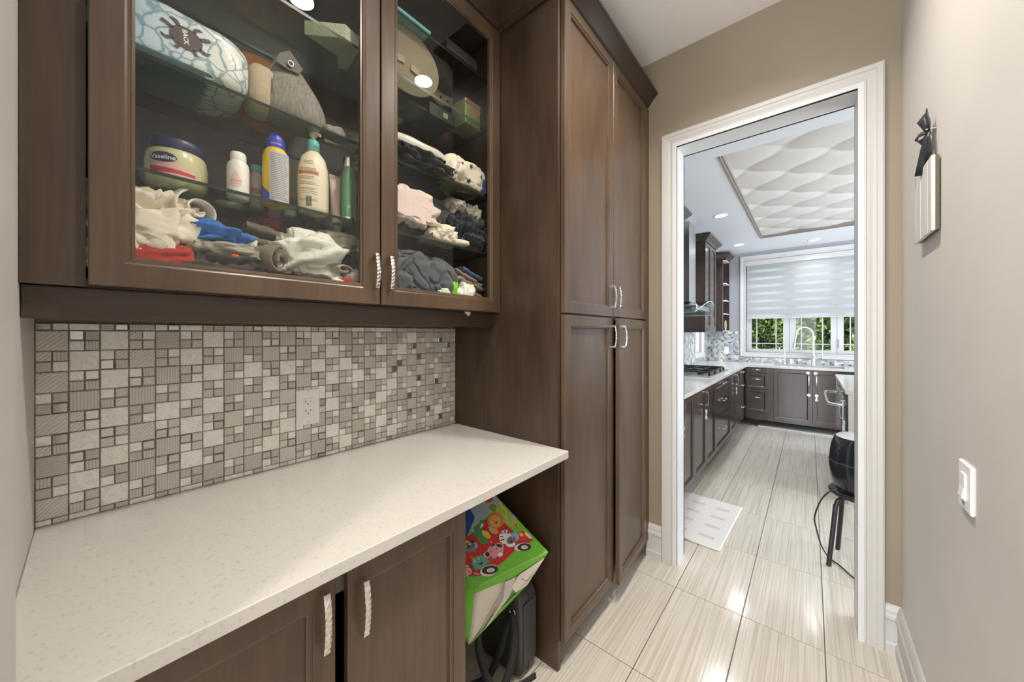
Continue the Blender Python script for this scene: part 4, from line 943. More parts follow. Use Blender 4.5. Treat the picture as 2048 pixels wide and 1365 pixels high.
def roll_cloth(name, label, cat, c, size, mat, turns=2.2, rz=0, seed=0, th=.006):
    """a loosely rolled or folded garment seen end-on: a spiral sheet extruded with wobble"""
    m = MB(); N = int(26*turns); K = 14; vs = []
    for i in range(N+1):
        t = i/N; a = t*turns*2*PI+seed; rr = 1-.78*t
        for j in range(K+1):
            u = j/K*2-1; w = noise.noise(Vector((t*5, u*2.2, seed)))*.22
            X = u*size[0]*(1+.1*noise.noise(Vector((t*4, seed, 0)))); Y = math.cos(a)*size[1]*(rr+w*.6); Z = math.sin(a)*size[2]*(rr+w*.6)
            x = X*math.cos(rz)-Y*math.sin(rz); y = X*math.sin(rz)+Y*math.cos(rz)
            vs.append((min(max(c[0]+x, -1.412), -1.128), min(max(c[1]+y, -.06), 1.20), max(c[2]+Z, c[2]-size[2]*.98)))
    m.add(vs, [(i*(K+1)+j, (i+1)*(K+1)+j, (i+1)*(K+1)+j+1, i*(K+1)+j+1) for i in range(N) for j in range(K)], 0, True)
    o = m.build(name, mat); md = o.modifiers.new('t', 'SOLIDIFY'); md.thickness = th; md = o.modifiers.new('s', 'SUBSURF'); md.levels = md.render_levels = 1
    rebase(o); return tag(o, label, cat)
def folded(name, label, cat, c, size, mat, n=3, seed=0, th=.005, slope=0):
    """flat-folded garment: a sheet folded back and forth n times with rounded edges toward the door"""
    m = MB(); K = 20; prof = []; h = size[2]*2/n
    for k in range(n):
        z = -size[2]+h*(k+.5); s_ = 1 if k % 2 == 0 else -1
        for q in range(6): prof.append((-s_+s_*2*q/5*.94+s_*.06, z))
        if k < n-1:
            for a in (30, 90, 150): prof.append((s_*(1+.05*math.sin(math.radians(a))), z+h*(1-math.cos(math.radians(a)))/2))
    vs = []
    for i, (x, z) in enumerate(prof):
        for j in range(K+1):
            u = j/K*2-1; w = noise.noise(Vector((x*1.4, u*3, seed+z*20))); w2 = noise.noise(Vector((x*2+5, u*5, seed)))
            edge = (1-.18*abs(u)**3)
            vs.append((min(max(c[0]+x*size[0]*(1+.05*w2)+.01*w, -1.412), -1.128), min(max(c[1]+u*size[1]*(1+.06*w), -.062), 1.202), c[2]+(z*edge)+(w+w2)*.35*h*.5+slope*u*size[1]))
    m.add(vs, [(i*(K+1)+j, i*(K+1)+j+1, (i+1)*(K+1)+j+1, (i+1)*(K+1)+j) for i in range(len(prof)-1) for j in range(K)], 0, True)
    o = m.build(name, mat); md = o.modifiers.new('t', 'SOLIDIFY'); md.thickness = th; md = o.modifiers.new('s', 'SUBSURF'); md.levels = md.render_levels = 1
    rebase(o); return tag(o, label, cat)
CREAM = fab('cream', srgb(232, 222, 203)); WHT = fab('white', srgb(236, 236, 226)); TERRY = fab('terry', srgb(232, 234, 220), 500, .6); GREY = fab('grey', srgb(118, 112, 104), var=(60, .15, (1, 1, 1)))
DGREY = fab('dark_grey', srgb(72, 70, 66)); NAVY = fab('navy', srgb(46, 50, 62)); BLUE = fab('blue', srgb(52, 112, 190), var=(14, .35, (1, 1, 1))); RED = fab('red', srgb(176, 60, 50)); MAROON = fab('maroon', srgb(110, 44, 44))
BEIGE = fab('beige', srgb(176, 162, 140)); BROWN = fab('brown_grey', srgb(128, 114, 98)); MINT = fab('mint', srgb(212, 228, 208)); PINK = fab('pink', srgb(226, 206, 198)); BLK = fab('black', srgb(50, 50, 50)); SLATE = fab('slate', srgb(92, 96, 102)); SILV = fab('silver', srgb(168, 164, 148)); GREEN = fab('lime', srgb(140, 220, 50)); PAT = fab('pattern', srgb(110, 104, 88), var=(30, .5, (1, 1, 1)))
PUFF = fab('puffer', srgb(92, 96, 102))
def quilt(m):
    nt = m.node_tree; b = nt.nodes['Principled BSDF']; L = nt.links.new; t = nt.nodes.new('ShaderNodeTexCoord'); v = nt.nodes.new('ShaderNodeTexVoronoi'); v.feature = 'DISTANCE_TO_EDGE'; v.inputs['Scale'].default_value = 9
    r = nt.nodes.new('ShaderNodeValToRGB'); r.color_ramp.elements[1].position = .09; bp = nt.nodes.new('ShaderNodeBump'); bp.inputs['Strength'].default_value = 1; bp.inputs['Distance'].default_value = .012
    old = [l for l in nt.links if l.to_node == b and l.to_socket.name == 'Normal'][0].from_node; L(t.outputs['Object'], v.inputs['Vector']); L(v.outputs['Distance'], r.inputs[0]); L(r.outputs[0], bp.inputs['Height']); L(old.outputs[0], bp.inputs['Normal']); L(bp.outputs[0], b.inputs['Normal'])
quilt(PUFF)
ZB, ZA_, ZM, ZD, ZT = 1.4925, 1.7555, 2.0155, 2.3355, 2.5605
# bottom, behind the left door
crumple('red_shirt', 'red garment with white print crumpled at the bottom left of the cabinet', 'clothing', (-1.205, .095, 1.545), (.075, .085, .050), RED, 3, floor=ZB)
m = MB()
crumple('cream_blanket', 'large cream garment draped at the bottom left behind the left door', 'clothing', (-1.235, .075, 1.640), (.105, .098, .072), CREAM, 5, k=1.0, amp=.42)
roll_cloth('cream_towel', 'cream towel rolled loosely on top of the large cream garment', 'towel', (-1.245, .150, 1.690), (.08, .055, .052), CREAM, 1.7, .35, 2)
crumple('white_hood', 'small cream hooded garment low in the left corner of the cabinet', 'clothing', (-1.165, .045, 1.585), (.04, .07, .050), CREAM, 8, k=1.5, amp=.4)
crumple('mint_cloth', 'pale mint cloth in the bottom left corner of the cabinet', 'cloth', (-1.155, .03, 1.545), (.028, .06, .030), MINT, 9)
crumple('blue_shirt', 'bright blue shirt bunched beside the cream towel', 'shirt', (-1.235, .205, 1.640), (.085, .078, .030), BLUE, 62, k=1.3, amp=.42, layers=1)
crumple('olive_shirt', 'grey-olive shirt squashed under the blue shirt', 'shirt', (-1.225, .225, 1.597), (.085, .085, .020), SILV, 64, k=1.4, amp=.4)
crumple('dark_shirt', 'dark charcoal printed shirt below the folded blue shirt', 'shirt', (-1.195, .215, 1.545), (.068, .082, .046), DGREY, 11, layers=2, floor=ZB)
crumple('navy_garment', 'dark navy garment stuffed behind the white terry cloth', 'clothing', (-1.335, .55, 1.615), (.075, .105, .115), NAVY, 14, floor=ZB)
folded('beige_trousers', 'beige trousers folded in a pile at the back between blue shirt and terry cloth', 'trousers', (-1.325, .365, 1.670), (.07, .072, .040), BEIGE, 4, 7, slope=-.2)
crumple('maroon_shirt', 'maroon shirt on top of the folded beige trousers', 'shirt', (-1.345, .36, 1.722), (.055, .05, .022), MAROON, 16)
crumple('black_trousers', 'black garment underneath the beige trousers at the back', 'clothing', (-1.33, .37, 1.565), (.075, .09, .070), BLK, 17, floor=ZB)
roll_cloth('brown_leggings', 'brown-grey ribbed leggings coiled in front of the beige trousers', 'leggings', (-1.205, .322, 1.590), (.055, .050, .048), BROWN, 1.5, .6, 1, th=.011)
crumple('grey_sock', 'small grey sock lying at the front below the coiled leggings', 'sock', (-1.155, .288, 1.520), (.022, .034, .024), GREY, 21)
crumple('brown_cuff', 'brown-grey cuff lying at the cabinet front beside the grey sock', 'clothing', (-1.155, .350, 1.522), (.022, .028, .026), BROWN, 22)
crumple('white_terry_towel', 'white fluffy terry towel heaped behind the right half of the left door', 'towel', (-1.215, .445, 1.615), (.062, .088, .068), TERRY, 33, k=1.05, amp=.55, layers=1)
roll_cloth('white_terry_sleeve', 'folded white terry sleeve standing up above the white terry towel', 'clothing', (-1.225, .415, 1.668), (.045, .040, .030), TERRY, 1.2, .9, 3, th=.008)
crumple('silver_jacket', 'silver-grey crinkled jacket behind the towel, under the green bottle', 'jacket', (-1.265, .545, 1.690), (.07, .062, .034), SILV, 25, k=2.0, amp=.45)
roll_cloth('grey_rib_cuff', 'pale grey knitted cuff folded open right of the white terry towel', 'clothing', (-1.185, .515, 1.585), (.045, .040, .026), SILV, 1.3, .3, 5, th=.006)
crumple('grey_jersey', 'pale grey jersey in the bottom right corner behind the left door', 'clothing', (-1.185, .575, 1.560), (.045, .040, .034), SILV, 27)
crumple('brown_hat', 'dark brown knitted hat with small orange lettering below the white terry towel', 'hat', (-1.160, .430, 1.530), (.028, .055, .034), fab('dark_brown', srgb(70, 58, 48)), 28, floor=ZB)
t = crumple('blue_mitten', 'small bright blue mitten peeking at the cabinet front', 'mitten', (-1.145, .478, 1.520), (.015, .018, .018), BLUE, 29)
crumple('red_white_shirt', 'white shirt with a red stripe crumpled at the front right of the left door', 'shirt', (-1.165, .535, 1.530), (.032, .045, .030), WHT, 30)
t = crumple('red_sleeve', 'red sleeve lying on the white shirt at the cabinet front', 'clothing', (-1.150, .530, 1.548), (.018, .022, .014), RED, 31)
roll_cloth('white_loop_tag', 'small white looped strap among the dark shirts', 'strap', (-1.17, .262, 1.585), (.012, .020, .020), WHT, .8, .9, 2, th=.004)
crumple('white_sock', 'white sock toe standing above the brown leggings', 'sock', (-1.21, .285, 1.632), (.018, .020, .016), WHT, 36)
crumple('orange_tag', 'tiny orange label on the dark shirt', 'label', (-1.135, .238, 1.580), (.006, .009, .006), fab('orange', srgb(230, 90, 40)), 37, n=(16, 10))

# shelf one: toiletries
def bottle(name, label, cat, x, y, z, parts, group=None):
    t = thing(name, label, cat, (x, y, z), group)
    for p in parts:
        nm, prof, mat = p[:3]; kw = p[3] if len(p) > 3 else {}
        m = MB(); m.lathe(prof, (x, y, z), kw.get('n', 32), kw.get('sx', 1), kw.get('sy', 1), rot=kw.get('rot', 0), squircle=kw.get('sq')); o = m.build(nm, mat, t)
        if kw.get('bevel'): pass
    return t
JAR = principled('petroleum_jelly', srgb(214, 208, 160), .28, coat=.6)
x, y = -1.300, .150
j = bottle('jelly_jar', 'large round pale yellow jelly jar with a dark blue lid and pink label', 'jar', x, y, ZA_, [
    ('body', [(.045, 0), (.054, .004), (.060, .015), (.063, .045), (.063, .072), (.060, .094), (.056, .101)], JAR),
    ('lid', [(.057, .099), (.060, .101), (.060, .124), (.057, .128), (0, .130)], principled('navy_lid', srgb(40, 50, 92), .35))])
FXc = Vector((0, 0, 0))
def cyl_patch(t, name, mat, x, y, z, R, a0, a1, zlo, zhi, n=14):
    """label on a cylinder; zlo, zhi are functions of t in 0..1"""
    m = MB(); vs = []
    for i in range(n+1):
        q = i/n; a = a0+(a1-a0)*q; zl = zlo(q) if callable(zlo) else zlo; zh = zhi(q) if callable(zhi) else zhi
        vs += [(x+R*math.cos(a), y+R*math.sin(a), z+zl), (x+R*math.cos(a), y+R*math.sin(a), z+zh)]
    m.add(vs, [(2*i, 2*i+2, 2*i+3, 2*i+1) for i in range(n)], 0, True); return m.build(name, mat, t)
PKL = principled('label_pink', srgb(238, 190, 182), .4); RDL = principled('label_red', srgb(200, 60, 56), .4); NVL = principled('label_navy', srgb(30, 52, 104), .35); WHL = principled('label_white', srgb(240, 238, 230), .45)
cyl_patch(j, 'label', PKL, x, y, ZA_, .0636, -1.05, .50, lambda q: .028, lambda q: .088-.048*q)
cyl_patch(j, 'label_stripe', RDL, x, y, ZA_, .0638, -1.0, .48, .033, lambda q: .048-.008*q)
cyl_patch(j, 'logo_plate', NVL, x, y, ZA_, .0641, -1.0, -.10, lambda q: .071-.0125*math.sqrt(max(0, 1-(2*q-1)**2)), lambda q: .071+.0125*math.sqrt(max(0, 1-(2*q-1)**2)))
text_mesh('Vaseline', .0155, WHL, FX(0), 0, .0705, j, 'lettering', wrap=(x, y, ZA_, .0646, -.55), bold=.0003)
text_mesh('ORIGINAL SKIN JELLY', .0050, WHL, FX(0), 0, .0395, j, 'lettering', wrap=(x, y, ZA_, .0642, -.50)) if False else None
CW = principled('powder_white', srgb(242, 238, 232), .35)
x, y = -1.232, .268
p = bottle('powder_bottle', 'white baby powder bottle with pink drop label beside the jelly jar', 'bottle', x, y, ZA_, [
    ('body', [(.021, 0), (.025, .004), (.026, .02), (.026, .088), (.024, .100), (.018, .108)], CW),
    ('cap', [(.0175, .107), (.0185, .109), (.0185, .127), (.016, .132), (0, .133)], WHITEP)])
a_ = -.45
def drop(q, sg): c_ = math.sqrt(max(0, 1-(2*q-1)**2)); return .046+(c_*.030*(1-abs(2*q-1))**.6 if sg > 0 else -c_*.019)
cyl_patch(p, 'drop_label', principled('drop_pink', srgb(240, 204, 198), .4), x, y, ZA_, .0263, a_-.58, a_+.58, lambda q: drop(q, -1), lambda q: drop(q, 1), 18)
text_mesh("Johnson's", .0066, RDL, FX(0), 0, .047, p, 'lettering', wrap=(x, y, ZA_, .0266, a_)); text_mesh('baby powder', .0036, RDL, FX(0), 0, .038, p, 'lettering', wrap=(x, y, ZA_, .0266, a_))
x, y = -1.275, .322
p = bottle('oil_bottle', 'clear beige bottle with a teal cap half hidden behind the white powder bottle', 'bottle', x, y, ZA_, [
    ('body', [(.019, 0), (.021, .004), (.021, .085), (.018, .10), (.013, .108)], principled('clear_beige', srgb(176, 166, 150), .25)),
    ('cap', [(.016, .108), (.016, .125), (.013, .129), (0, .130)], principled('teal_cap', srgb(110, 165, 175), .35))])
cyl_patch(p, 'label', principled('label_mauve', srgb(150, 105, 105), .5), x, y, ZA_, .0213, -1.2, .6, .040, .056)
x, y = -1.335, .385
bottle('purple_jar', 'small translucent purple jar between the powder and the sunscreen', 'jar', x, y, ZA_, [
    ('body', [(.012, 0), (.016, .003), (.017, .045), (.012, .06)], principled('lilac_glass', srgb(140, 130, 160), .15)),
    ('cap', [(.008, .06), (.011, .066), (.011, .080), (.006, .085), (0, .085)], principled('pale_blue_cap', srgb(140, 160, 190), .2))])
x, y = -1.205, .352
sun = bottle('sunscreen_can', 'yellow and blue sunscreen spray can with a grey back label', 'spray can', x, y, ZA_, [
    ('body', [(.030, 0), (.0335, .003), (.0335, .120), (.0325, .140), (.028, .158), (.022, .166)], principled('can_yellow', srgb(238, 208, 30), .35)),
    ('cap', [(.0225, .164), (.0235, .168), (.022, .190)], principled('cap_blue', srgb(38, 60, 180), .35))])
m = MB(); prof = [(.022, .190), (.021, .198), (.016, .208), (.007, .213), (0, .213)]; m.lathe([(r_, z_+.0) for r_, z_ in prof], (x, y, ZA_), 24, sx=.9); m.build('nozzle_hood', MATS['cap_blue'], sun)
cyl_patch(sun, 'back_label', principled('label_grey', srgb(196, 194, 196), .45), x, y, ZA_, .0339, -.75, .95, .004, .150)
m = MB(); vs = []
for k in range(9):
    a = -1.9+1.15*k/8; vs += [(x+.0341*math.cos(a), y+.0341*math.sin(a), ZA_+.003), (x+.0341*math.cos(a), y+.0341*math.sin(a), ZA_+.062-.034*k/8)]
m.add(vs, [(2*i, 2*i+2, 2*i+3, 2*i+1) for i in range(8)]); m.build('blue_swoosh', MATS['cap_blue'], sun)
TXT = principled('fine_print', srgb(120, 118, 124), .6)
m = MB(); rt = random.Random(2)
for k in range(26):
    zz = .012+k*.0052
    for (a0, a1) in ((-.68, -.68+rt.uniform(1.1, 1.45)),):
        n_ = 6; vs = []
        for i in range(n_+1):
            a = a0+(a1-a0)*i/n_; vs += [(x+.0342*math.cos(a), y+.0342*math.sin(a), ZA_+zz), (x+.0342*math.cos(a), y+.0342*math.sin(a), ZA_+zz+.0018)]
        m.add(vs, [(2*i, 2*i+2, 2*i+3, 2*i+1) for i in range(n_)])
m.build('fine_print', TXT, sun)['kind'] = 'stuff'
text_mesh('SUNSCREEN', .0055, WHL, FX(0), 0, .176, sun, 'lettering', wrap=(x, y, ZA_, .0238, -.2))
x, y = -1.205, .455
LOT = principled('lotion_cream', srgb(226, 214, 186), .4)
lo = bottle('lotion_bottle', 'cream pump bottle of lotion with a brown stripe and teal collar', 'bottle', x, y, ZA_, [
    ('body', [(.030, 0), (.040, .004), (.0435, .02), (.044, .10), (.042, .145), (.034, .178), (.020, .196), (.015, .204)], LOT, dict(sx=.72, rot=-.25)),
    ('collar', [(.0165, .202), (.0175, .204), (.0175, .230), (.015, .234)], principled('collar_teal', srgb(110, 198, 196), .35)),
    ('pump', [(.007, .232), (.007, .248), (.011, .249), (.012, .258), (.008, .262), (0, .262)], LOT)])
m = MB(); m.tube([(x, y, ZA_+.254), (x+.012, y+.004, ZA_+.255), (x+.028, y+.010, ZA_+.246)], [.0075, .006, .004], 8); m.build('spout', LOT, lo)
def ell(a, rx, ry, rot, R=1.0):
    px_, py_ = rx*math.cos(a)*R, ry*math.sin(a)*R; return (x+px_*math.cos(rot)-py_*math.sin(rot), y+px_*math.sin(rot)+py_*math.cos(rot))
def ell_band(name, mat, a0, a1, z0, z1, rows=((0, 1),), R=1.006, rr=.0438):
    m = MB()
    n_ = 10; vs = []
    for i in range(n_+1):
        a = a0+(a1-a0)*i/n_; q = ell(a, rr*.72, rr, -.25, R); vs += [(q[0], q[1], ZA_+z0), (q[0], q[1], ZA_+z1)]
    m.add(vs, [(2*i, 2*i+2, 2*i+3, 2*i+1) for i in range(n_)]); return m
ell_band('stripe', None, -1.15, .25, .118, .128).build('brown_stripe', principled('stripe_brown', srgb(168, 106, 62), .5), lo)
m = MB(); BP_ = principled('brown_print', srgb(150, 130, 104), .6)
for k, zz in enumerate([.160, .155, .150, .136, .132, .110, .106, .102, .094, .090, .086, .074, .070, .064, .058, .040, .036]):
    a1 = rt.uniform(-.1, .25) if k > 2 else -.1; q = ell_band('x', None, -1.1 if k > 2 else -.8, a1, zz-.0008, zz+.0008, R=1.008 if zz < .14 else .985-(zz-.14)*4); m.add(q.v, q.f)
m.build('fine_print', BP_, lo)['kind'] = 'stuff'
m = MB()
for k in range(11): q = ell_band('x', None, -.55+k*.034, -.55+k*.034+rt.choice((.012, .022)), .018, .050, R=1.009); m.add(q.v, q.f)
m.build('barcode', INK, lo)['kind'] = 'stuff'
x, y = -1.240, .548
tb = thing('cream_tube', 'pale pink squeeze tube standing between the lotion bottle and the green flask', 'tube', (x, y, ZA_))
m = MB(); prof = []
for k in range(9): prof.append((k/8, .026+.138*k/8))
vs = []; n_ = 24
for q, z_ in prof:
    rx = .024*(1-q)+.0012*q; ry = .024*(1-q)+.031*q
    for i in range(n_): a = 2*PI*i/n_; vs.append((x+rx*math.cos(a), y+ry*math.sin(a), ZA_+z_))
m.add(vs, [(j_*n_+i, j_*n_+(i+1) % n_, (j_+1)*n_+(i+1) % n_, (j_+1)*n_+i) for j_ in range(8) for i in range(n_)]+[tuple(8*n_+i for i in range(n_))], 0, True); m.build('body', principled('tube_pink', srgb(226, 196, 178), .35), tb)
m = MB(); m.lathe([(.021, 0), (.0225, .002), (.0225, .026)], (x, y, ZA_), 24); m.build('cap', WHITEP, tb)
x, y = -1.192, .560
gb = bottle('green_flask', 'metallic green steel flask with a silver cap at the right end of the shelf', 'flask', x, y, ZA_, [
    ('base', [(.0225, 0), (.0255, .003), (.026, .012)], CHROME), ('body', [(.0262, .012), (.0265, .03), (.0265, .128), (.0245, .150), (.018, .172), (.0150, .186)], principled('green_steel', srgb(96, 148, 112), .28, .55)),
    ('cap', [(.0165, .184), (.0175, .186), (.0175, .212), (.016, .216), (0, .216)], CHROME, dict(n=14))])
m = MB(); a = -.35; vs = [(x+.0268*math.cos(a+q[0]/.0265), y+.0268*math.sin(a+q[0]/.0265), ZA_+.045+q[1]) for q in [(0, .009), (.003, .003), (.0038, -.001), (.0025, -.0045), (0, -.0055), (-.0025, -.0045), (-.0038, -.001), (-.003, .003)]]
m.add(vs, [tuple(range(8))[::-1]]); m.build('drop_logo', principled('pale_print', srgb(190, 205, 190), .5), gb)
x, y = -1.325, .040
wb_ = bottle('white_spray_bottle', 'white bottle with a blue top at the far left of the toiletries shelf', 'bottle', x, y, ZA_, [
    ('body', [(.028, 0), (.032, .004), (.033, .03), (.032, .12), (.024, .165), (.016, .185)], principled('bottle_blue_white', srgb(205, 212, 216), .35)),
    ('cap', [(.016, .184), (.016, .215), (.012, .220), (0, .221)], principled('cap_mid_blue', srgb(60, 95, 170), .35))])
DG = principled('frosted_dish', srgb(206, 212, 186), .3)
ds = thing('soap_dish', 'frosted pale green soap dish lying behind the powder bottle', 'dish', (-1.345, .265, ZA_)); m = MB(); m.lathe([(.030, 0), (.034, .002), (.044, .016), (.042, .017), (.032, .005), (0, .004)], (-1.345, .275, ZA_), 28, sx=.8); m.build('dish', DG, ds)
ds = thing('small_lidded_tub', 'little white tub with a teal lid lying between sunscreen and lotion', 'tub', (-1.262, .420, ZA_)); m = MB(); m.lathe([(.014, 0), (.017, .002), (.018, .014), (.0165, .018), (0, .019)], (-1.275, .412, ZA_), 20); m.build('tub', WHITEP, ds); m = MB(); m.lathe([(.019, .0185), (.019, .024), (0, .026)], (-1.275, .412, ZA_), 20); m.build('lid', MATS['collar_teal'], ds)
ds = thing('small_white_jar', 'low pale green jar standing at the back behind the lotion bottle', 'jar', (-1.345, .56, ZA_)); m = MB(); m.lathe([(.026, 0), (.029, .002), (.029, .024), (.025, .028), (0, .029)], (-1.345, .575, ZA_), 24); m.build('jar', DG, ds)

# shelf two: diaper pack, orange plate, bags
pk = thing('diaper_pack', 'large plastic-wrapped diaper pack with blue web print and dark bug badge', 'package', (-1.27, .12, ZM))
def sbox(c, h, e=.35, n=(40, 24), fn=None):
    m = MB(); vs = []; nu, nv = n
    for j_ in range(nv+1):
        th = PI*j_/nv
        for i in range(nu):
            ph = 2*PI*i/nu; d = [math.sin(th)*math.cos(ph), math.sin(th)*math.sin(ph), math.cos(th)]
            q = Vector([math.copysign(abs(v)**e, v) for v in d]); p_ = Vector((c[0]+q.x*h[0], c[1]+q.y*h[1], c[2]+q.z*h[2]))
            if fn: p_ = fn(p_, q)
            vs.append(p_)
    m.add(vs, [(j_*nu+i, (j_+1)*nu+i, (j_+1)*nu+(i+1) % nu, j_*nu+(i+1) % nu) for j_ in range(nv) for i in range(nu)], 0, True); return m
def webmat():
    m = bpy.data.materials.new('blue_web_print'); m.use_nodes = True; nt = m.node_tree; b = nt.nodes['Principled BSDF']; L = nt.links.new
    t = nt.nodes.new('ShaderNodeTexCoord'); v = nt.nodes.new('ShaderNodeTexVoronoi'); v.feature = 'DISTANCE_TO_EDGE'; v.inputs['Scale'].default_value = 24
    r = nt.nodes.new('ShaderNodeValToRGB'); r.color_ramp.elements[0].position = .02; r.color_ramp.elements[1].position = .07
    r.color_ramp.elements[0].color = (*srgb(132, 172, 186), 1); r.color_ramp.elements[1].color = (1, 1, 1, 1)
    sp = nt.nodes.new('ShaderNodeSeparateXYZ'); g = nt.nodes.new('ShaderNodeValToRGB')    # pack print runs from pale blue to white along its length, teal underneath
    g.color_ramp.elements[0].color = (*srgb(176, 208, 226), 1); g.color_ramp.elements[1].color = (*srgb(240, 240, 232), 1); g.color_ramp.elements[0].position = .25; g.color_ramp.elements[1].position = .8
    ma = nt.nodes.new('ShaderNodeMath'); ma.operation = 'MULTIPLY_ADD'; ma.inputs[1].default_value = 2.6; ma.inputs[2].default_value = .5
    L(t.outputs['Object'], sp.inputs[0]); L(sp.outputs['Y'], ma.inputs[0]); L(ma.outputs[0], g.inputs[0]); nz = nt.nodes.new('ShaderNodeTexNoise'); nz.inputs['Scale'].default_value = 18; av = nt.nodes.new('ShaderNodeVectorMath'); av.operation = 'MULTIPLY_ADD'; av.inputs[1].default_value = (.035, .035, .035); L(t.outputs['Object'], nz.inputs['Vector']); L(nz.outputs['Color'], av.inputs[0]); L(t.outputs['Object'], av.inputs[2]); L(av.outputs[0], v.inputs['Vector']); L(v.outputs['Distance'], r.inputs[0])
    mu = nt.nodes.new('ShaderNodeMixRGB'); mu.blend_type = 'MULTIPLY'; mu.inputs[0].default_value = .8; L(g.outputs[0], mu.inputs[1]); L(r.outputs[0], mu.inputs[2])
    # underside: brushed teal paint streaks
    n = nt.nodes.new('ShaderNodeTexNoise'); mp = nt.nodes.new('ShaderNodeMapping'); mp.inputs['Scale'].default_value = (70, 6, 6); L(t.outputs['Object'], mp.inputs[0]); L(mp.outputs[0], n.inputs['Vector'])
    tr = nt.nodes.new('ShaderNodeValToRGB'); tr.color_ramp.elements[0].color = (*srgb(60, 98, 112), 1); tr.color_ramp.elements[1].color = (*srgb(112, 146, 152), 1); L(n.outputs[0], tr.inputs[0])
    a2 = nt.nodes.new('ShaderNodeMath'); a2.operation = 'MULTIPLY_ADD'; a2.inputs[1].default_value = .05; L(n.outputs[0], a2.inputs[0]); L(sp.outputs['Y'], a2.inputs[2])
    lt = nt.nodes.new('ShaderNodeMath'); lt.operation = 'LESS_THAN'; lt.inputs[1].default_value = .10; L(a2.outputs[0], lt.inputs[0])
    lz = nt.nodes.new('ShaderNodeMath'); lz.operation = 'LESS_THAN'; lz.inputs[1].default_value = .022; L(sp.outputs['Z'], lz.inputs[0])
    an = nt.nodes.new('ShaderNodeMath'); an.operation = 'MULTIPLY'; L(lt.outputs[0], an.inputs[0]); L(lz.outputs[0], an.inputs[1])
    mf = nt.nodes.new('ShaderNodeMixRGB'); L(an.outputs[0], mf.inputs[0]); L(mu.outputs[0], mf.inputs[1]); L(tr.outputs[0], mf.inputs[2]); L(mf.outputs[0], b.inputs['Base Color'])
    b.inputs['Roughness'].default_value = .22; b.inputs['Coat Weight'].default_value = .6
    bp = nt.nodes.new('ShaderNodeBump'); bp.inputs['Strength'].default_value = .25; bp.inputs['Distance'].default_value = .004; n3 = nt.nodes.new('ShaderNodeTexNoise'); n3.inputs['Scale'].default_value = 22; n3.inputs['Distortion'].default_value = 2
    L(t.outputs['Object'], n3.inputs['Vector']); L(n3.outputs[0], bp.inputs['Height']); L(bp.outputs[0], b.inputs['Normal']); return m
pc = (-1.272, .118, ZM+.078)
def pf(p_, q):
    p_ = p_+noise.noise_vector(p_*14)*.006; p_.x = min(p_.x, -1.158); p_.z = max(p_.z, ZM+.0005); return p_
sbox(pc, (.118, .170, .077), .42, fn=pf).build('pack', webmat(), pk)
m = MB(); bc = Vector((-1.1565, .150, ZM+.080))
pts = [bc+Vector((0, .030*math.cos(a), .026*math.sin(a))) for a in [2*PI*k/22 for k in range(22)]]; m.prism(pts, (.0012, 0, 0))
for a in (.5, 1.1, 2.05, 2.65, -.5, -1.1, -2.05, -2.65):
    c0 = bc+Vector((0, .028*math.cos(a), .024*math.sin(a))); c1 = bc+Vector((0, .040*math.cos(a), .036*math.sin(a))); c2 = c1+Vector((0, .009*(1 if math.cos(a) > 0 else -1), .003)); w_ = Vector((0, -math.sin(a), math.cos(a)))*.0035
    m.prism([c0-w_, c1-w_, c1+w_, c0+w_], (.0012, 0, 0)); m.prism([c1-w_, c2-w_, c2+w_, c1+w_], (.0012, 0, 0))
m.build('bug_badge', principled('badge_brown', srgb(84, 72, 74), .4), pk)
text_mesh('BACK', .013, WHL, ((-1.1550, 0, 0), (0, 1, 0), (0, 0, 1), (1, 0, 0)), .148, ZM+.082, pk, 'lettering', rot=-1.45, bold=.0003)
op = thing('orange_plate', 'round orange plate with black print standing behind the diaper pack', 'plate', (-1.36, .36, ZM))
m = MB(); cy0, cz0 = .360, ZM+.132
m.prism([(-1.352-.018*math.sin(a), cy0+.130*math.cos(a), cz0+.130*math.sin(a)) for a in [2*PI*k/36 for k in range(36)]], (.006, 0, .001)); m.build('dish', principled('orange_card', srgb(176, 106, 56), .55), op)
m = MB(); sh = [[(0, .012), (.006, .03), (-.004, .045), (-.010, .03)], [(.02, -.02), (.035, -.005), (.03, .012), (.045, .02), (.05, .0), (.04, -.018), (.03, -.03)], [(-.03, -.01), (-.01, -.004), (-.012, -.018)], [(.03, -.05), (.05, -.035), (.044, -.055)]]
for g_ in sh: m.add([(-1.3450-.018*((zz+.06)/.13), cy0-.01+yy, cz0+.06+zz) for yy, zz in g_], [tuple(range(len(g_)))])
m.build('print', INK, op)
bc_ = thing('beige_pouch', 'rounded beige quilted pouch wedged between diaper pack and grey bag', 'pouch', (-1.24, .318, ZM))
sbox((-1.235, .318, ZM+.070), (.055, .034, .069), .6, (28, 20)).build('pouch', fab('pouch', srgb(196, 178, 152), var=(40, .12, (1, 1, 1))), bc_)
m = MB(); m.tube([(-1.235+.057*math.cos(a), .336, ZM+.070+.062*math.sin(a)) for a in [2*PI*k/24 for k in range(25)]], .0025, 6, cap=False); m.build('piping', BROWN, bc_)
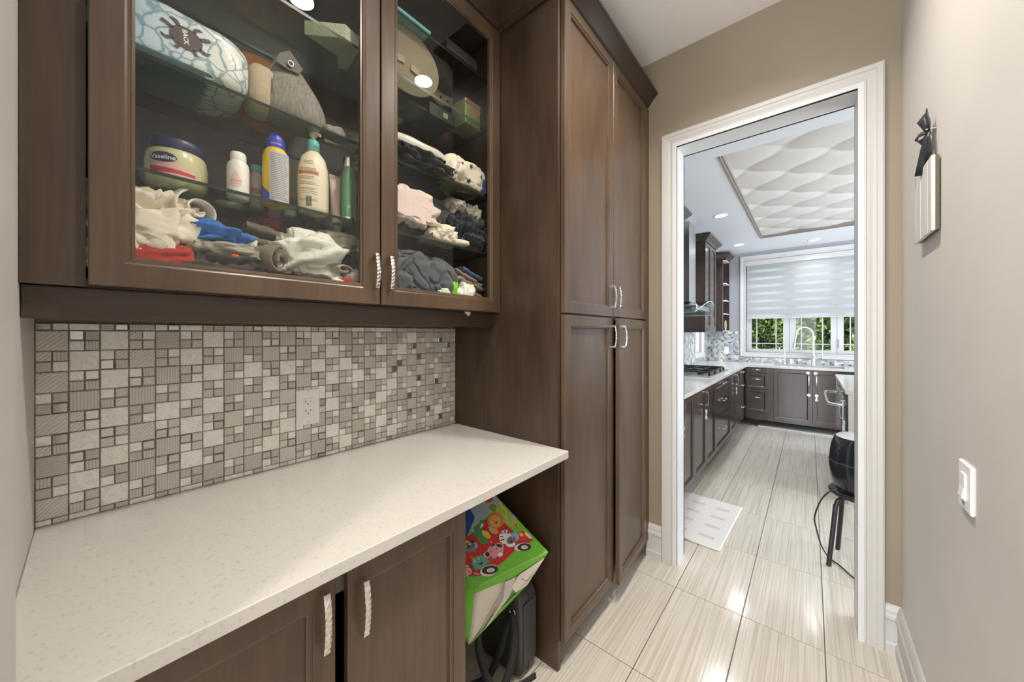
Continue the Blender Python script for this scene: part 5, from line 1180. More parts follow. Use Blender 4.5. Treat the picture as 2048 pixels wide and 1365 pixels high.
# grey woven drawstring bag: bulging base, pointed gathered top with eyelet
gy = thing('grey_fabric_bag', 'grey woven fabric bag with a pointed top and a metal eyelet', 'bag', (-1.22, .415, ZM))
m = MB(); rows = []; nn = 34
for j_, (zz, rx, ry, oy) in enumerate([(0, .040, .062, -.004), (.004, .055, .084, -.006), (.03, .064, .094, -.008), (.06, .063, .095, -.012), (.09, .056, .088, -.016), (.12, .045, .073, -.018), (.15, .030, .053, -.020), (.175, .017, .038, -.022), (.195, .008, .026, -.026), (.212, .004, .012, -.032)]):
    for i in range(nn):
        a = 2*PI*i/nn; w_ = 1+.06*noise.noise(Vector((math.cos(a)*1.5, math.sin(a)*1.5, zz*14)))+.05*math.sin(a*5+zz*20)*(zz/.2)
        rows.append((-1.222+rx*w_*math.cos(a), .412+oy+ry*w_*math.sin(a), ZM+zz))
m.add(rows, [(j_*nn+i, j_*nn+(i+1) % nn, (j_+1)*nn+(i+1) % nn, (j_+1)*nn+i) for j_ in range(9) for i in range(nn)], 0, True); m.add(rows[:nn], [tuple(range(nn-1, -1, -1))])
GW = principled('grey_weave', srgb(142, 138, 128), .9, var=(240, .32, (1, 1, .12)), bump=(700, .4, (1, 1, .3)))
o = m.build('body', GW, gy); md = o.modifiers.new('s', 'SUBSURF'); md.levels = md.render_levels = 1
m = MB(); vs = [(-1.178, .375, ZM+.145), (-1.176, .345, ZM+.150), (-1.185, .355, ZM+.185), (-1.195, .385, ZM+.215), (-1.190, .420, ZM+.175), (-1.182, .405, ZM+.150)]; m.prism(vs, (-.004, 0, 0)); m.build('top_flap', fab('flap', srgb(120, 117, 110)), gy)
m = MB(); m.tube([(-1.174, .381+.0075*math.cos(a), ZM+.163+.0075*math.sin(a)) for a in [2*PI*k/16 for k in range(17)]], .002, 6, cap=False); m.build('eyelet', CHROME, gy)
m = MB(); m.prism([(-1.1745, .381+.0065*math.cos(a), ZM+.163+.0065*math.sin(a)) for a in [2*PI*k/14 for k in range(14)]], (-.001, 0, 0)); m.build('eyelet_hole', INK, gy)
crumple('grey_knit_mitten', 'small pale grey knit mitten lying against the grey bag', 'mitten', (-1.185, .508, ZM+.018), (.022, .030, .018), fab('pale_grey', srgb(158, 150, 140)), 41, floor=ZM)
pt = thing('dark_platter', 'large dark round platter lying under the pouch and grey bag', 'platter', (-1.28, .40, ZM)) if False else None
wc = thing('wooden_hanger_clip', 'flat pale wooden spatula blades fanned out at the shelf front by the grey bag', 'utensil', (-1.19, .56, ZM))
for k, (a0, w_) in enumerate(((.25, .007), (.05, .006), (-.12, .008))):
    m = MB(); c0 = Vector((-1.24, .50, ZM+.003+k*.004)); d_ = Vector((math.sin(a0)*.5, 1, .04*(2-k))).normalized(); s_ = Vector((1, -d_.x, 0)).normalized()*w_
    m.prism([c0-s_, c0+d_*.105-s_*.5, c0+d_*.105+s_*.5, c0+s_], (0, 0, .003)); m.build('blade', principled('pale_wood', srgb(186, 166, 128), .6), wc)

# shelf two, right door
wp = thing('white_tote', 'flat glossy white zipped bag lying on the second shelf behind the right door', 'bag', (-1.26, .85, 2.09))
def wf(p_, q): p_.z += .006*noise.noise(p_*12); return p_
sbox((-1.235, .845, ZM+.108), (.065, .155, .026), .62, (44, 18), fn=wf).build('bag', principled('white_vinyl', srgb(214, 212, 198), .25, coat=.4), wp)
m = MB(); m.tube(smooth([(-1.17, .985, ZM+.105), (-1.165, .995, ZM+.08), (-1.165, 1.0, ZM+.05), (-1.165, 1.02, ZM+.025)]), .0018, 6); m.build('cord', WHITEP, wp)
crumple('black_folded_coat', 'black folded coat lying under the white zipped bag', 'coat', (-1.255, .83, ZM+.040), (.12, .17, .040), BLK, 43, floor=ZM, layers=2)
sc_ = crumple('star_print_bundle', 'cream baby romper printed with navy stars rolled on the second shelf', 'clothing', (-1.235, 1.085, ZM+.078), (.085, .115, .070), CREAM, 45, k=.8, amp=.30, floor=ZM)
m = MB()
def star(cx_, cy_, cz_, r_, rot_=0):
    pts = []
    for k in range(10): a = PI/2+k*PI/5+rot_; q = r_ if k % 2 == 0 else r_*.42; pts.append((cx_, cy_+q*math.cos(a), cz_+q*math.sin(a)))
    m.prism(pts, (.0012, 0, 0))
sbundle = sc_
starpos = [(1.00, .055), (1.085, .105), (1.085, .045), (1.145, .075), (1.03, .10)]
o_s = []
for (yy, zz) in starpos: star(-1.1495, yy, ZM+zz, .011, yy*9)
# stars ride just proud of the roll: cast each onto its surface later
star_mesh = m.build('printed_stars', principled('navy_print', srgb(34, 48, 88), .7), None)
folded('patterned_trousers', 'dark patterned folded trousers under the star print romper', 'trousers', (-1.27, 1.06, ZM+.012), (.115, .125, .011), PAT, 2, 9)
nv_ = crumple('navy_strap', 'narrow navy strap hanging over the right end of the star print romper', 'strap', (-1.150, 1.168, ZM+.040), (.008, .010, .036), fab('navy_strap', srgb(40, 62, 120)), 46, n=(16, 16))
# shelf one, right door
crumple('black_jacket', 'black soft jacket bundled on the first shelf behind the right door', 'jacket', (-1.305, .865, ZA_+.110), (.095, .165, .108), BLK, 47, floor=ZA_, k=.7)
crumple('pink_sweater', 'pale pink sweater folded in loose layers in front of the black jacket', 'sweater', (-1.195, .795, ZA_+.112), (.052, .095, .062), PINK, 48, k=1.0, amp=.45, layers=2, xmax=-1.15)
crumple('dark_jeans', 'dark elastic-waist trousers with pale stitching stacked at the right end of the first shelf', 'trousers', (-1.27, 1.13, ZA_+.085), (.10, .105, .085), fab('dark_denim', srgb(62, 68, 74), var=(90, .5, (1, 1, 1))), 49, k=2.2, amp=.5, floor=ZA_)
crumple('cream_jacket', 'cream rolled garment wedged above the dark trousers', 'clothing', (-1.245, 1.06, ZA_+.195), (.055, .035, .040), SILV, 50, k=1.6, amp=.45)
crumple('olive_roll', 'second pale olive roll at the right end above the dark trousers', 'clothing', (-1.225, 1.15, ZA_+.170), (.055, .038, .055), SILV, 51, k=1.6, amp=.4)
folded('cream_shirt', 'cream shirt with tan trim hanging over the first shelf edge', 'shirt', (-1.215, .98, ZA_+.022), (.062, .10, .022), CREAM, 2, 6)
crumple('cream_collar', 'cream collar piled on the cream shirt at the shelf edge', 'clothing', (-1.20, .955, ZA_+.045), (.045, .055, .034), CREAM, 52, k=1.4, amp=.5)
# bottom, right door
crumple('slate_puffer', 'slate blue quilted puffer jacket filling the bottom behind the right door', 'jacket', (-1.255, .815, 1.598), (.105, .165, .110), PUFF, 54, k=.62, amp=.24, floor=ZB)
crumple('slate_puffer_sleeve', 'slate quilted sleeve bulging right of the puffer jacket', 'jacket', (-1.225, .945, 1.590), (.075, .075, .098), PUFF, 55, k=.7, amp=.25, floor=ZB)
folded('striped_shirts', 'stack of grey striped shirts at the bottom right of the cabinet', 'shirt', (-1.275, 1.09, 1.575), (.10, .085, .060), fab('grey_stripe', srgb(150, 144, 130), var=(26, .35, (1, 8, 1))), 6, 12, th=.004, slope=-.25)
folded('red_shirt', 'red edged folded shirt in the bottom right pile', 'shirt', (-1.27, 1.145, 1.600), (.095, .050, .012), RED, 2, 13, slope=-.3)
folded('denim_shirt', 'blue denim folded shirt on top of the bottom right pile', 'shirt', (-1.27, 1.125, 1.655), (.09, .058, .016), fab('denim', srgb(84, 112, 160)), 2, 14, slope=-.35)
folded('tan_shirt', 'tan folded shirt just under the blue denim one', 'shirt', (-1.27, 1.095, 1.633), (.10, .08, .010), BEIGE, 2, 15, slope=-.35)
crumple('lime_shirt', 'bright lime green shirt pushed against the puffer jacket', 'shirt', (-1.185, .985, 1.575), (.035, .024, .045), GREEN, 56, k=1.3, amp=.4)
crumple('mint_socks', 'pale mint socks lying at the cabinet front below the lime shirt', 'socks', (-1.155, .935, 1.535), (.026, .040, .030), MINT, 57)
crumple('white_vest', 'white vest crumpled at the front right of the lime shirt', 'vest', (-1.175, 1.055, 1.550), (.040, .055, .048), WHT, 58, k=1.4, amp=.45)
crumple('yellow_duster', 'small pale yellow cloth in the bottom right cabinet corner', 'cloth', (-1.155, 1.155, 1.510), (.022, .040, .018), fab('pale_yellow', srgb(226, 212, 150)), 59)
# shelf three and four
dp = thing('oval_platter', 'tan oval platter with two barcode stickers standing behind the right door', 'platter', (-1.2, .815, ZD))
m = MB(); vs = [(-1.205+.02*math.sin(a), .80+.150*math.cos(a), ZD+.111+.108*math.sin(a)) for a in [2*PI*k/40 for k in range(40)]]; m.prism(vs, (-.006, 0, .001)); m.build('dish', principled('tan_platter', srgb(142, 128, 98), .4), dp)
m = MB()
for (yy, zz, rr) in ((.765, .105, .1), (.832, .095, -.15)):
    c0 = Vector((-1.2028, yy, ZD+zz)); u_ = Vector((0, math.cos(rr), math.sin(rr)))*.019; v_ = Vector((.003, -math.sin(rr), math.cos(rr)))*.013; m.prism([c0-u_-v_, c0+u_-v_, c0+u_+v_, c0-u_+v_], (.0004, 0, 0))
m.build('sticker', principled('sticker', srgb(168, 156, 124), .5), dp)
bl_ = thing('blister_pack', 'clear blister pack lying on the third shelf behind the right door', 'package', (-1.28, .86, ZD)) 
m = MB(); m.box(-1.385, -1.255, .845, .93, ZD+.0005, ZD+.004, bev=.001); m.build('card', principled('card_grey', srgb(120, 116, 104), .5), bl_)
for yy in (.872, .902):
    m = MB(); m.lathe([(.013, 0), (.012, .012), (.006, .018), (0, .019)], (-1.31, yy, ZD+.004), 16); m.build('bubble', principled('bubble_clear', srgb(165, 160, 145), .1), bl_)
bb = thing('black_carton', 'flat black carton with a small pale label on the third shelf', 'box', (-1.3, 1.0, ZD)); bx('carton', BLACK, bb, -1.405, -1.26, .945, 1.09, ZD+.0005, ZD+.055, bev=.002); bx('label', principled('pale_label', srgb(190, 190, 160), .5), bb, -1.2602, -1.2592, 1.02, 1.045, ZD+.018, ZD+.040)
tn = thing('green_tea_tin', 'green and gold rectangular tea tin at the right end of the third shelf', 'tin', (-1.24, 1.15, ZD))
GN = principled('tin_green', srgb(112, 140, 62), .3, .3); GO = principled('tin_gold', srgb(205, 176, 112), .28, .7)
bx('body', GN, tn, -1.290, -1.190, 1.090, 1.185, ZD+.0008, ZD+.098, bev=.004); bx('lid', GO, tn, -1.292, -1.188, 1.088, 1.187, ZD+.098, ZD+.116, bev=.004); bx('base_rim', GO, tn, -1.2915, -1.1885, 1.0885, 1.1865, ZD+.0002, ZD+.005, bev=.001)
m = MB(); m.prism([(-1.1895, 1.138+.045*math.cos(a), ZD+.090+.050*math.sin(a)) for a in [PI+PI*k/14 for k in range(15)]], (.001, 0, 0)); m.build('gold_arc', GO, tn)
rp = thing('red_ornament', 'glossy red ornament standing at the back of the third shelf', 'ornament', (-1.38, 1.14, ZD)); m = MB(); m.lathe([(0, 0), (.012, .001), (.022, .014), (.024, .030), (.018, .048), (.006, .056), (0, .057)], (-1.380, 1.135, ZD+.0005), 24); m.build('bulb', principled('red_gloss', srgb(170, 62, 40), .2), rp)
wb2 = thing('waffle_towel', 'folded pale waffle towel on the third shelf behind the left door', 'towel', (-1.26, .52, ZD))
m = MB(); m.prism([(-1.235, .44, ZD+.001), (-1.150, .53, ZD+.001), (-1.165, .585, ZD+.001), (-1.285, .600, ZD+.001), (-1.300, .575, ZD+.001), (-1.245, .548, ZD+.001)], (0, 0, .045)); m.build('towel', principled('waffle', srgb(196, 200, 172), .8, bump=(180, .8, (1, 1, 1))), wb2)
tb_ = thing('picture_book', 'teal picture book lying on the top glass shelf', 'book', (-1.2, .78, ZT)); bx('cover', principled('teal_cover', srgb(120, 196, 200), .4, var=(16, .2, (1, 1, 1))), tb_, -1.31, -1.145, .70, .865, ZT+.0005, ZT+.012, bev=.001); 
m = MB(); m.prism([(-1.22+.045*math.cos(a), .79+.035*math.sin(a), ZT+.0003) for a in [2*PI*k/20 for k in range(20)]], (0, 0, -.0004)); m.build('cover_print', principled('cream_print', srgb(220, 200, 180), .5), tb_)
db = thing('flat_dark_box', 'flat dark box lying on the top glass shelf at the right', 'box', (-1.2, 1.05, ZT)); bx('box', principled('dark_box', srgb(44, 38, 32), .5), db, -1.34, -1.145, .945, 1.12, ZT+.0005, ZT+.045, bev=.002)
ms = thing('white_paper_mask', 'white paper mask with dark eye holes hanging at the right below the top shelf', 'mask', (-1.35, 1.13, ZD))
m = MB(); vs = []
for i in range(13):
    a = -1.1+2.2*i/12; yy = 1.075+.075*math.sin(a)/.9; xx = -1.33-.03*(1-math.cos(a)); lo_ = ZT-.105+.035*abs(i-5)/6; hi = ZT-.045+.022*abs(i-6)/6
    vs += [(xx, yy, lo_), (xx, yy, hi)]
m.add(vs, [(2*i, 2*i+2, 2*i+3, 2*i+1) for i in range(12)], 0, True); mo = m.build('face', principled('mask_paper', srgb(186, 178, 140), .7), ms); md = mo.modifiers.new('t', 'SOLIDIFY'); md.thickness = .0015
m = MB(); 
for yy in (1.06, 1.10): m.prism([(-1.3285, yy+.007*math.cos(a), ZT-.068+.006*math.sin(a)) for a in [2*PI*k/12 for k in range(12)]], (.001, 0, 0))
m.build('eye_hole', INK, ms)
m = MB(); m.tube(smooth([(-1.352, 1.14, ZT-.05), (-1.35, 1.145, ZT-.02), (-1.355, 1.15, ZT-.009)]), .001, 5); m.tube([(-1.352, 1.01, ZT-.05), (-1.355, 1.0, ZT-.009)], .001, 5); m.build('string', WHITEP, ms)
# seat the printed stars on the romper's surface
bpy.context.view_layer.update()
dg = bpy.context.evaluated_depsgraph_get(); ev = sc_.evaluated_get(dg); inv = sc_.matrix_world.inverted()
me = star_mesh.data; vs_ = [v.co.copy() for v in me.vertices]; per = len(vs_)//len(starpos)
for si in range(len(starpos)):
    for vi in range(si*per, (si+1)*per):
        w_ = vs_[vi]; hit, loc, nrm, idx = ev.ray_cast(inv @ Vector((-1.0, w_.y, w_.z)), Vector((-1, 0, 0)))
        lift = .0025 if vi-si*per >= per//2 else .0005
        p_ = (sc_.matrix_world @ loc) if hit else Vector((-1.16, w_.y, w_.z)); me.vertices[vi].co = Vector((p_.x+lift, w_.y, w_.z))-sc_.location
star_mesh.parent = sc_; OFF[star_mesh] = OFF[sc_]

